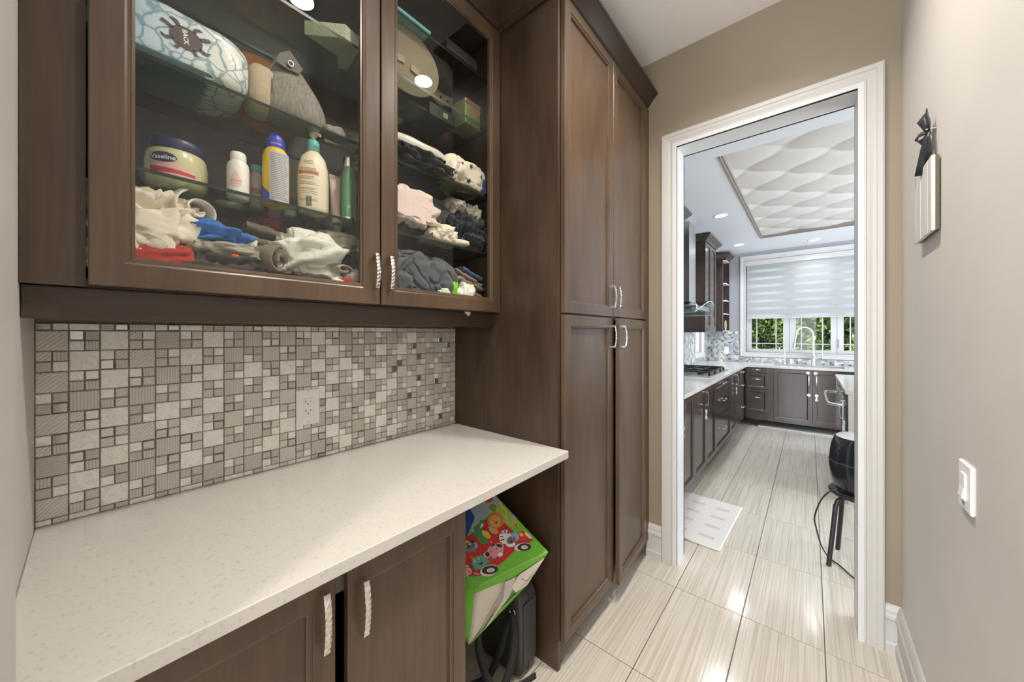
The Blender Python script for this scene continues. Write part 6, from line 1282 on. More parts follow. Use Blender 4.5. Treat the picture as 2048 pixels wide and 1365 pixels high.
# ================================================================== GIFT BAG, CASE IN THE KNEE SPACE
BAGP = [('sky',[(0.701,1.079),(0.0,1.019),(0.0,0.824),(0.012,0.836),(0.147,0.757),(0.384,0.691),(0.525,0.652),(0.68,0.574),(1.024,0.597)]),('hill',[(0.004,0.846),(0.0,0.552),(0.055,0.427),(0.226,0.509),(0.155,0.747)]),('blue',[(0.576,1.105),(0.399,0.944),(0.431,0.779),(0.46,0.74),(0.68,0.574),(0.76,0.551),(0.912,0.614)]),('orange',[(0.42,0.979),(0.286,0.974),(0.317,0.939),(0.411,0.944)]),('red',[(0.76,0.551),(0.635,0.577),(0.537,0.606),(0.383,0.677),(0.294,0.688),(0.255,0.59),(0.178,0.54),(0.172,0.431),(0.16,0.359),(0.103,0.371),(0.05,0.348),(0.03,0.23),(0.045,0.199),(0.136,0.192),(0.304,0.188),(0.41,0.156),(0.543,0.116),(0.616,0.106),(0.856,0.082),(0.942,0.116),(1.053,0.142),(1.165,0.19),(0.894,0.581)]),('redd',[(0.162,0.357),(0.103,0.371),(0.05,0.348),(0.03,0.228),(0.196,0.261),(0.166,0.31)]),('cream',[(0.058,0.336),(0.033,0.311),(0.034,0.219),(0.065,0.232),(0.075,0.305)]),('yellow',[(0.111,0.295),(0.12,0.295),(0.129,0.3),(0.135,0.31),(0.137,0.323),(0.135,0.336),(0.129,0.347),(0.12,0.354),(0.111,0.354),(0.103,0.349),(0.097,0.339),(0.095,0.326),(0.097,0.313),(0.103,0.302)]),('pinkred',[(0.069,0.903),(0.097,0.884),(0.128,0.875),(0.156,0.879),(0.176,0.895),(0.184,0.92),(0.178,0.948),(0.16,0.975),(0.133,0.995),(0.101,1.004),(0.073,1.0),(0.052,0.984),(0.044,0.959),(0.05,0.93)]),('pinkred',[(0.115,0.89),(0.084,0.875),(0.077,0.908)]),('olive',[(0.115,0.781),(0.134,0.763),(0.158,0.753),(0.181,0.751),(0.198,0.76),(0.208,0.776),(0.207,0.796),(0.195,0.818),(0.176,0.836),(0.153,0.846),(0.13,0.848),(0.112,0.84),(0.102,0.823),(0.103,0.802)]),('dark',[(0.17,0.781),(0.159,0.741),(0.172,0.74),(0.178,0.778)]),('mane',[(0.172,0.577),(0.216,0.537),(0.267,0.513),(0.316,0.51),(0.353,0.528),(0.371,0.563),(0.367,0.609),(0.341,0.657),(0.299,0.698),(0.247,0.723),(0.196,0.728),(0.158,0.71),(0.139,0.673),(0.144,0.626)]),('tan',[(0.2,0.583),(0.233,0.552),(0.271,0.534),(0.307,0.531),(0.333,0.544),(0.346,0.57),(0.342,0.605),(0.322,0.641),(0.289,0.672),(0.251,0.692),(0.214,0.696),(0.187,0.683),(0.174,0.656),(0.179,0.62)]),('tan',[(0.336,0.464),(0.355,0.456),(0.376,0.459),(0.395,0.47),(0.409,0.489),(0.415,0.51),(0.411,0.531),(0.399,0.547),(0.381,0.555),(0.36,0.553),(0.341,0.541),(0.326,0.522),(0.321,0.5),(0.324,0.479)]),('lblue',[(0.384,0.522),(0.391,0.523),(0.396,0.53),(0.398,0.541),(0.398,0.554),(0.394,0.567),(0.389,0.576),(0.382,0.581),(0.375,0.58),(0.37,0.573),(0.368,0.562),(0.368,0.549),(0.371,0.537),(0.377,0.527)]),('lblue',[(0.37,0.474),(0.375,0.47),(0.383,0.468),(0.391,0.469),(0.398,0.473),(0.403,0.478),(0.405,0.484),(0.403,0.49),(0.397,0.494),(0.39,0.496),(0.381,0.495),(0.374,0.491),(0.369,0.486),(0.368,0.48)]),('white',[(0.293,0.613),(0.296,0.61),(0.299,0.609),(0.303,0.608),(0.305,0.61),(0.307,0.612),(0.307,0.615),(0.305,0.618),(0.302,0.621),(0.298,0.623),(0.295,0.623),(0.292,0.622),(0.291,0.619),(0.291,0.616)]),('ink',[(0.296,0.614),(0.297,0.612),(0.299,0.612),(0.301,0.611),(0.303,0.612),(0.303,0.614),(0.303,0.615),(0.302,0.617),(0.301,0.619),(0.299,0.62),(0.297,0.62),(0.295,0.619),(0.294,0.618),(0.295,0.616)]),('white',[(0.204,0.63),(0.208,0.626),(0.212,0.624),(0.217,0.624),(0.22,0.625),(0.222,0.629),(0.222,0.633),(0.219,0.637),(0.215,0.64),(0.211,0.642),(0.206,0.643),(0.203,0.641),(0.201,0.638),(0.202,0.634)]),('ink',[(0.207,0.631),(0.209,0.629),(0.212,0.628),(0.214,0.628),(0.216,0.629),(0.217,0.631),(0.217,0.633),(0.216,0.635),(0.214,0.637),(0.211,0.638),(0.209,0.639),(0.207,0.638),(0.206,0.636),(0.206,0.634)]),('ink',[(0.278,0.598),(0.237,0.605),(0.26,0.581),(0.28,0.58)]),('croc',[(0.463,0.513),(0.48,0.464),(0.509,0.424),(0.542,0.4),(0.574,0.397),(0.599,0.415),(0.611,0.45),(0.609,0.496),(0.593,0.544),(0.565,0.585),(0.531,0.61),(0.498,0.614),(0.473,0.597),(0.46,0.56)]),('croc',[(0.595,0.609),(0.525,0.652),(0.461,0.648),(0.409,0.702),(0.372,0.692),(0.41,0.624),(0.472,0.575),(0.555,0.538),(0.616,0.543)]),('yellow',[(0.463,0.442),(0.48,0.44),(0.497,0.45),(0.51,0.47),(0.516,0.496),(0.514,0.522),(0.504,0.545),(0.489,0.558),(0.471,0.56),(0.454,0.55),(0.441,0.53),(0.435,0.504),(0.438,0.477),(0.447,0.455)]),('white',[(0.566,0.601),(0.572,0.596),(0.579,0.592),(0.585,0.592),(0.591,0.595),(0.594,0.6),(0.593,0.606),(0.59,0.613),(0.584,0.618),(0.577,0.622),(0.571,0.622),(0.565,0.62),(0.562,0.615),(0.563,0.608)]),('ink',[(0.572,0.604),(0.575,0.601),(0.578,0.599),(0.582,0.599),(0.585,0.6),(0.586,0.603),(0.586,0.607),(0.584,0.61),(0.581,0.613),(0.578,0.615),(0.574,0.615),(0.571,0.614),(0.57,0.611),(0.57,0.608)]),('white',[(0.422,0.656),(0.415,0.626),(0.479,0.598),(0.473,0.615)]),('lblue',[(0.162,0.308),(0.186,0.287),(0.215,0.274),(0.242,0.273),(0.262,0.283),(0.272,0.302),(0.269,0.327),(0.254,0.353),(0.23,0.375),(0.201,0.388),(0.173,0.39),(0.153,0.38),(0.143,0.36),(0.146,0.334)]),('white',[(0.256,0.338),(0.296,0.31),(0.337,0.296),(0.372,0.298),(0.395,0.317),(0.4,0.347),(0.388,0.385),(0.359,0.421),(0.32,0.45),(0.278,0.465),(0.242,0.463),(0.218,0.444),(0.213,0.412),(0.227,0.374)]),('ink',[(0.313,0.459),(0.287,0.434),(0.304,0.427),(0.327,0.448)]),('ink',[(0.353,0.415),(0.321,0.392),(0.33,0.384),(0.362,0.403)]),('ink',[(0.386,0.367),(0.332,0.363),(0.339,0.352),(0.39,0.351)]),('ink',[(0.279,0.443),(0.24,0.456),(0.241,0.444),(0.282,0.425)]),('ink',[(0.254,0.418),(0.214,0.438),(0.215,0.425),(0.254,0.402)]),('white',[(0.268,0.245),(0.285,0.233),(0.308,0.228),(0.333,0.231),(0.355,0.242),(0.369,0.258),(0.373,0.277),(0.366,0.294),(0.349,0.306),(0.326,0.311),(0.3,0.308),(0.278,0.297),(0.264,0.281),(0.26,0.262)]),('greyd',[(0.21,0.319),(0.221,0.298),(0.243,0.281),(0.272,0.27),(0.3,0.267),(0.324,0.274),(0.339,0.288),(0.34,0.307),(0.33,0.327),(0.308,0.344),(0.28,0.356),(0.25,0.359),(0.226,0.352),(0.212,0.338)]),('greyd',[(0.257,0.471),(0.252,0.456),(0.261,0.408),(0.283,0.432)]),('greyd',[(0.238,0.436),(0.204,0.407),(0.228,0.392),(0.254,0.402)]),('ink',[(0.276,0.294),(0.28,0.29),(0.286,0.288),(0.293,0.288),(0.3,0.29),(0.305,0.293),(0.307,0.297),(0.306,0.301),(0.303,0.305),(0.297,0.307),(0.29,0.307),(0.283,0.305),(0.278,0.302),(0.276,0.298)]),('pink',[(0.225,0.333),(0.229,0.33),(0.234,0.328),(0.24,0.328),(0.244,0.331),(0.247,0.334),(0.247,0.338),(0.245,0.342),(0.241,0.346),(0.236,0.347),(0.231,0.347),(0.226,0.344),(0.224,0.341),(0.223,0.337)]),('pink',[(0.427,0.259),(0.452,0.229),(0.492,0.209),(0.538,0.202),(0.582,0.21),(0.614,0.23),(0.629,0.259),(0.624,0.292),(0.6,0.321),(0.56,0.342),(0.514,0.35),(0.469,0.343),(0.436,0.322),(0.421,0.292)]),('pinkl',[(0.613,0.253),(0.628,0.239),(0.647,0.231),(0.665,0.23),(0.68,0.238),(0.687,0.251),(0.687,0.268),(0.678,0.286),(0.663,0.3),(0.644,0.308),(0.625,0.308),(0.611,0.301),(0.603,0.287),(0.604,0.27)]),('ink',[(0.609,0.27),(0.616,0.258),(0.627,0.249),(0.64,0.244),(0.652,0.245),(0.66,0.252),(0.664,0.262),(0.662,0.274),(0.655,0.287),(0.644,0.296),(0.631,0.301),(0.619,0.3),(0.61,0.293),(0.606,0.283)]),('pinkl',[(0.415,0.269),(0.433,0.262),(0.452,0.263),(0.469,0.272),(0.481,0.288),(0.485,0.307),(0.481,0.325),(0.469,0.34),(0.451,0.347),(0.432,0.346),(0.415,0.337),(0.403,0.321),(0.399,0.302),(0.403,0.284)]),('ink',[(0.422,0.284),(0.433,0.28),(0.447,0.281),(0.46,0.288),(0.47,0.298),(0.476,0.312),(0.476,0.324),(0.47,0.334),(0.459,0.339),(0.446,0.338),(0.432,0.331),(0.422,0.32),(0.416,0.307),(0.416,0.294)]),('navy',[(0.514,0.368),(0.474,0.342),(0.538,0.324)]),('yellow',[(0.495,0.378),(0.5,0.377),(0.504,0.379),(0.507,0.383),(0.508,0.389),(0.507,0.395),(0.504,0.4),(0.499,0.403),(0.494,0.404),(0.49,0.402),(0.487,0.397),(0.486,0.392),(0.487,0.386),(0.49,0.381)]),('ink',[(0.572,0.277),(0.575,0.274),(0.579,0.272),(0.583,0.272),(0.585,0.274),(0.587,0.276),(0.587,0.28),(0.585,0.283),(0.582,0.286),(0.578,0.287),(0.575,0.287),(0.572,0.286),(0.57,0.283),(0.571,0.28)]),('ink',[(0.489,0.29),(0.493,0.287),(0.497,0.285),(0.501,0.285),(0.504,0.287),(0.506,0.29),(0.506,0.293),(0.504,0.297),(0.5,0.3),(0.496,0.302),(0.492,0.302),(0.489,0.3),(0.487,0.297),(0.487,0.294)]),('white',[(0.476,0.211),(0.482,0.2),(0.494,0.191),(0.51,0.185),(0.527,0.184),(0.54,0.187),(0.549,0.195),(0.55,0.205),(0.544,0.216),(0.532,0.225),(0.516,0.231),(0.5,0.233),(0.486,0.229),(0.478,0.222)]),('pink',[(0.581,0.2),(0.589,0.194),(0.598,0.191),(0.608,0.191),(0.617,0.195),(0.622,0.202),(0.622,0.211),(0.618,0.219),(0.611,0.226),(0.601,0.229),(0.591,0.229),(0.582,0.224),(0.577,0.217),(0.577,0.209)]),('lblue',[(0.651,0.419),(0.673,0.397),(0.707,0.383),(0.746,0.381),(0.782,0.391),(0.809,0.41),(0.822,0.436),(0.817,0.462),(0.796,0.485),(0.763,0.499),(0.723,0.501),(0.686,0.492),(0.658,0.472),(0.646,0.446)]),('greyd',[(0.687,0.429),(0.71,0.408),(0.739,0.396),(0.767,0.396),(0.79,0.408),(0.804,0.429),(0.804,0.455),(0.792,0.482),(0.769,0.503),(0.741,0.515),(0.712,0.516),(0.688,0.504),(0.675,0.483),(0.674,0.456)]),('ink',[(0.661,0.469),(0.669,0.466),(0.679,0.466),(0.687,0.47),(0.693,0.478),(0.695,0.488),(0.693,0.497),(0.687,0.504),(0.679,0.508),(0.67,0.508),(0.661,0.503),(0.656,0.496),(0.653,0.486),(0.655,0.477)]),('white',[(0.774,0.455),(0.779,0.45),(0.784,0.447),(0.79,0.447),(0.794,0.449),(0.797,0.454),(0.797,0.459),(0.794,0.464),(0.789,0.469),(0.784,0.472),(0.778,0.472),(0.774,0.47),(0.771,0.465),(0.771,0.46)]),('ink',[(0.779,0.457),(0.781,0.454),(0.784,0.453),(0.787,0.453),(0.79,0.454),(0.791,0.456),(0.791,0.459),(0.789,0.462),(0.787,0.465),(0.784,0.466),(0.781,0.466),(0.778,0.465),(0.777,0.463),(0.777,0.46)]),('white',[(0.71,0.463),(0.715,0.458),(0.721,0.455),(0.728,0.455),(0.732,0.457),(0.735,0.462),(0.735,0.468),(0.732,0.474),(0.727,0.479),(0.721,0.481),(0.714,0.482),(0.71,0.479),(0.707,0.475),(0.707,0.469)]),('ink',[(0.715,0.465),(0.718,0.462),(0.721,0.461),(0.725,0.461),(0.727,0.462),(0.729,0.465),(0.729,0.468),(0.727,0.471),(0.724,0.474),(0.721,0.476),(0.717,0.476),(0.714,0.475),(0.713,0.472),(0.713,0.469)]),('yellow',[(0.725,0.534),(0.706,0.488),(0.755,0.5)]),('ink',[(0.739,0.441),(0.744,0.437),(0.75,0.435),(0.756,0.435),(0.762,0.438),(0.765,0.442),(0.766,0.448),(0.764,0.453),(0.759,0.457),(0.753,0.459),(0.747,0.459),(0.741,0.456),(0.738,0.451),(0.737,0.446)]),('grey',[(0.692,0.39),(0.702,0.378),(0.721,0.37),(0.745,0.366),(0.77,0.368),(0.791,0.375),(0.803,0.385),(0.805,0.397),(0.795,0.408),(0.776,0.417),(0.752,0.42),(0.726,0.419),(0.705,0.412),(0.693,0.402)]),('lblue',[(0.847,0.372),(0.858,0.361),(0.872,0.355),(0.884,0.354),(0.894,0.359),(0.899,0.369),(0.899,0.382),(0.893,0.395),(0.882,0.406),(0.869,0.412),(0.856,0.413),(0.846,0.408),(0.84,0.398),(0.841,0.385)]),('teal',[(0.677,0.21),(0.702,0.183),(0.74,0.165),(0.783,0.161),(0.823,0.171),(0.852,0.193),(0.865,0.222),(0.86,0.253),(0.836,0.28),(0.799,0.298),(0.756,0.303),(0.714,0.294),(0.684,0.272),(0.671,0.242)]),('teal',[(0.848,0.272),(0.8,0.295),(0.856,0.247)]),('teal',[(0.647,0.198),(0.652,0.192),(0.664,0.187),(0.68,0.183),(0.698,0.182),(0.713,0.183),(0.723,0.187),(0.726,0.192),(0.721,0.198),(0.709,0.203),(0.693,0.207),(0.675,0.208),(0.66,0.207),(0.65,0.204)]),('teal',[(0.774,0.165),(0.784,0.156),(0.803,0.152),(0.825,0.154),(0.848,0.16),(0.865,0.17),(0.875,0.182),(0.875,0.193),(0.864,0.202),(0.846,0.206),(0.823,0.205),(0.801,0.198),(0.783,0.188),(0.773,0.176)]),('white',[(0.803,0.255),(0.807,0.251),(0.813,0.248),(0.818,0.248),(0.823,0.25),(0.825,0.255),(0.825,0.26),(0.822,0.265),(0.818,0.269),(0.812,0.272),(0.807,0.272),(0.803,0.27),(0.8,0.265),(0.8,0.26)]),('ink',[(0.807,0.257),(0.81,0.255),(0.813,0.254),(0.816,0.254),(0.818,0.255),(0.819,0.257),(0.819,0.26),(0.818,0.263),(0.816,0.265),(0.813,0.266),(0.81,0.266),(0.807,0.265),(0.806,0.263),(0.806,0.26)]),('white',[(0.747,0.261),(0.751,0.257),(0.757,0.255),(0.763,0.255),(0.767,0.257),(0.769,0.261),(0.769,0.266),(0.767,0.272),(0.762,0.276),(0.756,0.278),(0.751,0.278),(0.746,0.276),(0.744,0.272),(0.744,0.267)]),('ink',[(0.751,0.264),(0.754,0.261),(0.757,0.26),(0.76,0.26),(0.762,0.261),(0.764,0.264),(0.763,0.266),(0.762,0.269),(0.76,0.271),(0.757,0.273),(0.754,0.273),(0.751,0.272),(0.75,0.269),(0.75,0.267)]),('ink',[(0.8,0.219),(0.743,0.218),(0.763,0.194),(0.791,0.196)]),('orange',[(0.82,0.346),(0.785,0.281),(0.817,0.28)]),('dkbrown',[(0.892,0.174),(0.917,0.151),(0.948,0.138),(0.979,0.139),(1.004,0.152),(1.018,0.175),(1.019,0.204),(1.005,0.234),(0.981,0.257),(0.95,0.27),(0.918,0.27),(0.892,0.257),(0.878,0.233),(0.878,0.204)]),('tan2',[(0.914,0.169),(0.93,0.154),(0.95,0.146),(0.97,0.146),(0.986,0.154),(0.995,0.169),(0.995,0.188),(0.987,0.207),(0.971,0.222),(0.951,0.231),(0.93,0.231),(0.914,0.222),(0.905,0.207),(0.905,0.188)]),('tan2',[(0.987,0.196),(0.994,0.189),(1.002,0.184),(1.009,0.184),(1.015,0.187),(1.018,0.193),(1.017,0.201),(1.013,0.209),(1.006,0.217),(0.998,0.221),(0.99,0.222),(0.984,0.219),(0.982,0.212),(0.982,0.204)]),('tan2',[(0.901,0.236),(0.907,0.231),(0.915,0.229),(0.924,0.23),(0.932,0.234),(0.937,0.241),(0.939,0.248),(0.936,0.255),(0.93,0.259),(0.922,0.261),(0.913,0.26),(0.905,0.256),(0.9,0.25),(0.899,0.243)]),('ink',[(0.952,0.206),(0.954,0.204),(0.956,0.203),(0.958,0.203),(0.96,0.204),(0.961,0.205),(0.961,0.208),(0.96,0.21),(0.958,0.212),(0.956,0.213),(0.953,0.213),(0.952,0.212),(0.95,0.21),(0.95,0.208)]),('ink',[(0.94,0.188),(0.942,0.187),(0.944,0.186),(0.946,0.186),(0.947,0.187),(0.948,0.188),(0.948,0.19),(0.947,0.192),(0.946,0.194),(0.944,0.195),(0.942,0.195),(0.94,0.194),(0.939,0.192),(0.939,0.19)]),('ink',[(0.956,0.18),(0.931,0.184),(0.946,0.169)]),('lblue',[(0.981,0.132),(0.99,0.125),(1.003,0.122),(1.017,0.125),(1.03,0.131),(1.039,0.141),(1.042,0.152),(1.039,0.162),(1.03,0.169),(1.017,0.171),(1.003,0.169),(0.99,0.162),(0.981,0.152),(0.978,0.141)]),('tan2',[(0.909,0.155),(0.866,0.11),(0.878,0.094),(0.92,0.133)]),('cream',[(0.646,0.082),(0.669,0.056),(0.707,0.038),(0.754,0.032),(0.801,0.038),(0.837,0.056),(0.857,0.081),(0.856,0.11),(0.835,0.135),(0.798,0.154),(0.751,0.16),(0.703,0.154),(0.666,0.137),(0.645,0.111)]),('ink',[(0.651,0.069),(0.673,0.051),(0.708,0.042),(0.748,0.044),(0.786,0.057),(0.814,0.078),(0.828,0.102),(0.824,0.126),(0.803,0.144),(0.769,0.153),(0.729,0.151),(0.69,0.139),(0.661,0.118),(0.647,0.093)]),('cream',[(0.693,0.077),(0.704,0.068),(0.721,0.064),(0.74,0.065),(0.758,0.071),(0.772,0.081),(0.779,0.093),(0.776,0.105),(0.766,0.114),(0.749,0.119),(0.73,0.118),(0.711,0.112),(0.697,0.102),(0.691,0.089)]),('ink',[(0.733,0.106),(0.735,0.105),(0.737,0.104),(0.739,0.104),(0.741,0.105),(0.743,0.107),(0.743,0.109),(0.742,0.111),(0.74,0.112),(0.738,0.113),(0.735,0.113),(0.733,0.112),(0.732,0.11),(0.732,0.108)]),('ink',[(0.714,0.09),(0.716,0.088),(0.718,0.087),(0.721,0.087),(0.723,0.088),(0.724,0.09),(0.724,0.092),(0.723,0.094),(0.721,0.096),(0.719,0.097),(0.717,0.096),(0.715,0.095),(0.713,0.094),(0.713,0.092)]),('ink',[(0.739,0.077),(0.741,0.076),(0.744,0.075),(0.746,0.075),(0.748,0.076),(0.749,0.078),(0.749,0.08),(0.748,0.082),(0.747,0.084),(0.744,0.084),(0.742,0.084),(0.74,0.083),(0.739,0.082),(0.738,0.079)]),('ink',[(0.719,0.074),(0.721,0.072),(0.723,0.071),(0.726,0.072),(0.728,0.073),(0.729,0.074),(0.729,0.076),(0.728,0.078),(0.726,0.08),(0.724,0.081),(0.721,0.081),(0.719,0.08),(0.718,0.078),(0.718,0.076)]),('ink',[(0.752,0.095),(0.754,0.094),(0.756,0.093),(0.758,0.093),(0.76,0.094),(0.761,0.096),(0.762,0.098),(0.761,0.1),(0.759,0.102),(0.757,0.102),(0.754,0.102),(0.752,0.101),(0.751,0.099),(0.751,0.097)]),('cream',[(0.127,0.148),(0.151,0.129),(0.189,0.12),(0.235,0.122),(0.279,0.134),(0.313,0.154),(0.33,0.178),(0.326,0.201),(0.304,0.22),(0.265,0.23),(0.219,0.229),(0.175,0.217),(0.14,0.197),(0.123,0.172)]),('ink',[(0.133,0.139),(0.155,0.123),(0.188,0.115),(0.225,0.118),(0.259,0.13),(0.283,0.149),(0.294,0.172),(0.288,0.194),(0.267,0.21),(0.234,0.218),(0.197,0.216),(0.162,0.204),(0.137,0.184),(0.127,0.161)]),('cream',[(0.175,0.146),(0.187,0.138),(0.204,0.135),(0.221,0.138),(0.237,0.145),(0.247,0.157),(0.25,0.169),(0.245,0.181),(0.233,0.189),(0.216,0.192),(0.199,0.19),(0.183,0.182),(0.173,0.171),(0.17,0.158)]),('ink',[(0.208,0.175),(0.21,0.174),(0.213,0.173),(0.216,0.173),(0.218,0.174),(0.219,0.176),(0.219,0.178),(0.218,0.18),(0.216,0.182),(0.213,0.183),(0.211,0.183),(0.208,0.182),(0.207,0.18),(0.207,0.177)]),('ink',[(0.191,0.161),(0.193,0.16),(0.195,0.159),(0.198,0.159),(0.2,0.16),(0.202,0.162),(0.202,0.164),(0.201,0.166),(0.198,0.168),(0.196,0.169),(0.193,0.169),(0.191,0.168),(0.19,0.166),(0.189,0.164)]),('ink',[(0.213,0.152),(0.215,0.151),(0.217,0.15),(0.22,0.15),(0.222,0.151),(0.224,0.153),(0.224,0.155),(0.222,0.157),(0.22,0.159),(0.218,0.16),(0.215,0.16),(0.213,0.159),(0.211,0.157),(0.211,0.155)]),('ink',[(0.196,0.147),(0.198,0.145),(0.201,0.144),(0.204,0.144),(0.206,0.145),(0.207,0.147),(0.207,0.149),(0.206,0.152),(0.204,0.153),(0.201,0.154),(0.199,0.154),(0.196,0.153),(0.195,0.151),(0.195,0.149)]),('lblue',[(0.003,0.578),(0.01,0.567),(0.025,0.556),(0.045,0.548),(0.067,0.544),(0.087,0.544),(0.099,0.55),(0.102,0.559),(0.096,0.569),(0.081,0.58),(0.06,0.588),(0.038,0.593),(0.019,0.592),(0.006,0.587)]),('pinkred',[(0.061,0.457),(0.069,0.449),(0.08,0.445),(0.09,0.445),(0.097,0.448),(0.101,0.455),(0.101,0.464),(0.095,0.473),(0.087,0.481),(0.076,0.485),(0.066,0.486),(0.059,0.482),(0.055,0.475),(0.056,0.466)]),('yellow',[(0.055,0.499),(0.061,0.488),(0.068,0.479),(0.074,0.475),(0.078,0.475),(0.08,0.48),(0.079,0.489),(0.075,0.5),(0.069,0.511),(0.063,0.519),(0.057,0.524),(0.052,0.524),(0.05,0.519),(0.052,0.51)]),('cream',[(0.021,0.833),(0.068,0.748),(0.054,0.7),(0.136,0.574),(0.129,0.57),(0.043,0.703),(0.056,0.751),(0.012,0.833)])]

BC = dict(sky=(158,176,186), hill=(176,190,70), blue=(36,72,150), orange=(214,150,70), red=(196,34,32), redd=(216,50,44), cream=(226,220,206), yellow=(232,200,70), pinkred=(206,60,84), olive=(128,150,50), dark=(60,50,40), mane=(206,124,66), tan=(222,158,84), lblue=(136,178,218), white=(238,236,230), ink=(34,32,34), croc=(70,138,86), greyd=(112,106,108), pink=(222,150,160), pinkl=(232,176,180), navy=(44,56,110), grey=(140,130,128), teal=(92,160,140), dkbrown=(96,58,44), tan2=(214,164,130), green=(110,190,50))
BMAT = {k: principled('bag_print_'+k, srgb(*v), .42, spec=.4) for k, v in BC.items()}
gbag = thing('gift_bag', 'glossy green gift bag printed with animals riding a red bus, tipped over the black case', 'bag', (-.95, 1.0, .28))
A = Vector((-.811, 1.19, .50)); Bp = Vector((-.93, .898, .46)); AP = Vector((-.249, -.062, .189)); AB = Bp-A; Cc = Vector((-.87, 1.132, .375)); Dd = Vector((-.92, .857, .285)); FNm = AB.cross(AP).normalized()
if FNm.x < 0: FNm = -FNm
def quadgrid(name, mat, a, b, c, d, dent=0, n=10, seed=0, th=.0012):
    m = MB(); nr = (b-a).cross(d-a).normalized(); vs = []
    for j_ in range(n+1):
        for i in range(n+1):
            u_, v_ = i/n, j_/n; p_ = a*(1-u_)*(1-v_)+b*u_*(1-v_)+c*u_*v_+d*(1-u_)*v_; w_ = math.sin(PI*u_)*math.sin(PI*v_)
            vs.append(p_+nr*(dent*w_*(1+.8*noise.noise(Vector((u_*4, v_*4, seed))))+.004*noise.noise(Vector((u_*7, v_*7, seed+3)))*w_))
    m.add(vs, [(j_*(n+1)+i, j_*(n+1)+i+1, (j_+1)*(n+1)+i+1, (j_+1)*(n+1)+i) for j_ in range(n) for i in range(n)], 0, True)
    o = m.build(name, mat, gbag); md = o.modifiers.new('t', 'SOLIDIFY'); md.thickness = th; md.offset = 0; return o
GRN = BMAT['green']; WPAPER = principled('white_paper', srgb(226, 218, 206), .5)
UP = AP*1.06
m = MB(); m.prism([A-FNm*.0014, Bp-FNm*.0014, Bp+UP-FNm*.0014, A+UP-FNm*.0014], FNm*.0012); m.build('front_face', GRN, gbag)
names = list(BMAT); m = MB(); lift = .0004
for c_, q_ in BAGP:
    lift += .00005; P_ = [A+AB*min(a_, 1.0)+AP*min(b_, 1.05)+FNm*lift for a_, b_ in q_]
    U_ = []
    for v_ in P_:
        if not U_ or (v_-U_[-1]).length > 2e-4: U_.append(v_)
    if (U_[0]-U_[-1]).length < 2e-4: U_.pop()
    if len(U_) > 2: m.add(U_, [tuple(range(len(U_)))], names.index(c_))
m.build('printed_picture', [BMAT[k] for k in names], gbag)
quadgrid('bottom_panel', WPAPER, A, Cc, Dd, Bp, .010, seed=1)
m = MB(); off_ = (Cc-A).cross(Dd-A).normalized(); off_ = off_ if off_.dot(Vector((.6, -.8, -.2))) > 0 else -off_
for f0, f1, g0, g1 in ((.02, .10, .30, .34),):
    pass
quadgrid('side_gusset', GRN, Bp, Dd, Dd+UP*.95, Bp+UP, -.03, seed=2)
quadgrid('side_gusset', GRN, A, Cc, Cc+UP*.95, A+UP, -.03, seed=4)
quadgrid('back_face', GRN, Cc, Dd, Dd+UP*.95, Cc+UP*.95, .006, seed=5)
# glued bottom: green border strips, a folded white flap at each end and the green back wall showing between
def bl_(u_, v_, d_=.004): return A*(1-u_)*(1-v_)+Bp*u_*(1-v_)+Dd*u_*v_+Cc*(1-u_)*v_+off_*(d_+.012*math.sin(PI*min(max(u_, 0), 1))*math.sin(PI*min(max(v_, 0), 1)))
def patch(name, mat, pts, d_):
    m = MB(); m.prism([bl_(u_, v_, d_) for u_, v_ in pts], off_*.0006); return m.build(name, mat, gbag)
patch('bottom_border', GRN, [(0, 0), (.5, 0), (1, 0), (1, .10), (.5, .16), (0, .13)], .003)
patch('bottom_border', GRN, [(0, 1), (1, 1), (.9, .97), (.55, .80), (.30, .74), (.12, .86)], .003)
patch('bottom_flap', WPAPER, [(.02, .14), (.42, .17), (.50, .35), (.38, .62), (.06, .93)], .0055)
patch('bottom_flap', principled('white_paper_fold', srgb(205, 198, 188), .5), [(.46, .17), (.62, .15), (.60, .50), (.80, .96), (.72, .94), (.50, .55)], .0062)
LINE = principled('fold_line', srgb(120, 112, 104), .8)
patch('fold_line', LINE, [(.66, .30), (.93, .93), (.925, .935), (.655, .305)], .0068)
patch('fold_line', LINE, [(.02, .60), (.22, .52), (.36, .30), (.365, .305), (.225, .53), (.022, .61)], .0068)
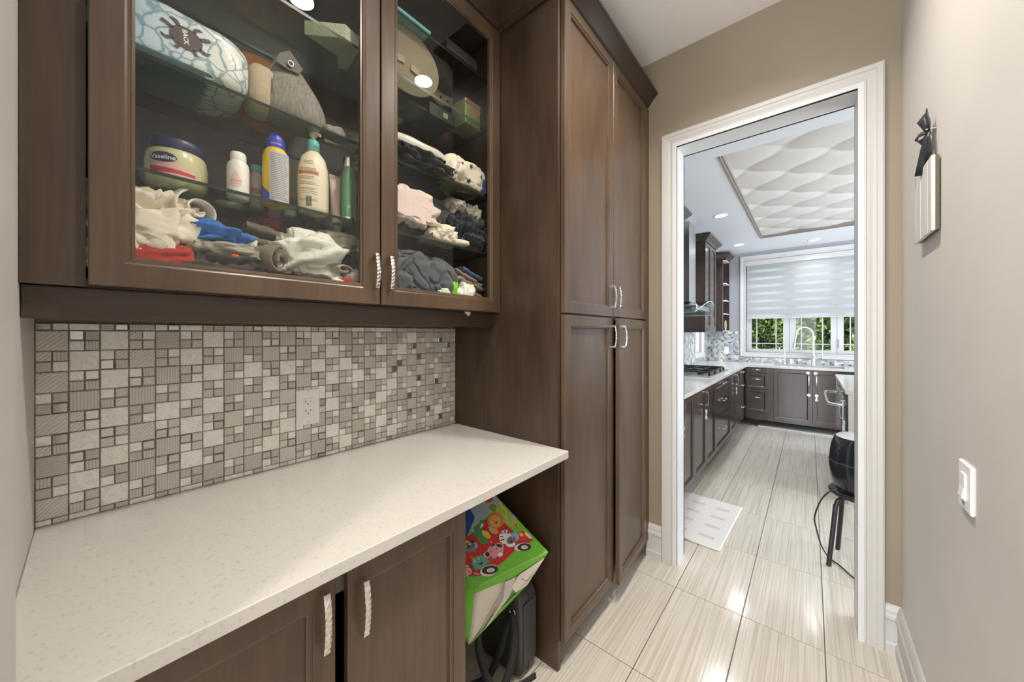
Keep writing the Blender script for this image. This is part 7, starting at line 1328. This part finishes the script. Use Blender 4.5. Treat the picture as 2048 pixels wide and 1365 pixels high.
# black hard case
cs = thing('black_case', 'black hard-shell zipped case with webbing strap standing on the floor beneath the gift bag', 'case', (-1.0, 1.145, 0), rz=0)
CSM = principled('case_shell', (.045, .045, .042), .4, bump=(420, .3, (1, 1, 1)))
def cf(p_, q): return p_
o = sbox((-1.000, 1.146, .176), (.130, .060, .176), .30, (56, 32)).build('shell', CSM, cs)
m = MB(); 
pth = [(-1.000+.1305*math.copysign(abs(math.cos(a))**.30, math.cos(a)), 1.146, .176+.1765*math.copysign(abs(math.sin(a))**.30, math.sin(a))) for a in [2*PI*k/48 for k in range(49)]]
m.tube(pth, .0032, 6, cap=False); m.build('zipper', BLACKM, cs)
for dy in (-.026, .026):
    m = MB(); pth = [(-1.000+.1285*math.copysign(abs(math.cos(a))**.30, math.cos(a)), 1.146+dy, .176+.1745*math.copysign(abs(math.sin(a))**.30, math.sin(a))) for a in [2*PI*k/48 for k in range(49)]]
    m.tube(pth, .0024, 5, cap=False); m.build('moulded_rib', CSM, cs)
bx('front_pad', CSM, cs, -.872, -.867, 1.105, 1.187, .06, .30, bev=.002)
m = MB(); m.tube([(-.905+.014*math.cos(a), 1.078, .275+.011*math.sin(a)) for a in [2*PI*k/16 for k in range(17)]], .0022, 6, cap=False); m.build('strap_ring', CHROME, cs)
STR = principled('black_webbing', (.016, .016, .016), .7)
def strap(path, w, nrm): 
    P_ = smooth(path, 5); m = MB(); vs = []
    for i, p_ in enumerate(P_):
        t_ = (P_[min(i+1, len(P_)-1)]-P_[max(i-1, 0)]).normalized(); b_ = t_.cross(Vector(nrm)).normalized(); vs += [p_-b_*w/2, p_+b_*w/2]
    m.add(vs, [(2*i, 2*i+1, 2*i+3, 2*i+2) for i in range(len(P_)-1)], 0, True); o = m.build('strap', STR, cs); md = o.modifiers.new('t', 'SOLIDIFY'); md.thickness = .003
strap([(-.905, 1.080, .27), (-.890, 1.070, .22), (-.875, 1.045, .14), (-.872, 1.00, .075), (-.885, .94, .035), (-.92, .87, .02), (-.98, .80, .012), (-1.06, .75, .008)], .029, (.6, -.7, .3))
strap([(-.95, .93, .27), (-.935, .925, .20), (-.91, .935, .12), (-.895, .965, .055), (-.875, 1.02, .02), (-.86, 1.08, .010), (-.84, 1.15, .006)], .027, (.6, -.7, .3))
strap([(-.90, 1.075, .262), (-.93, 1.068, .20), (-.95, 1.05, .10), (-.97, 1.0, .03), (-1.02, .93, .010)], .026, (.6, -.7, .3))
nb = crumple('nappy_bag', 'grey-beige crumpled cloth corner under the tipped gift bag', 'cloth', (-.955, .865, .245), (.035, .035, .024), BEIGE, 71, xmax=-.90) if False else None
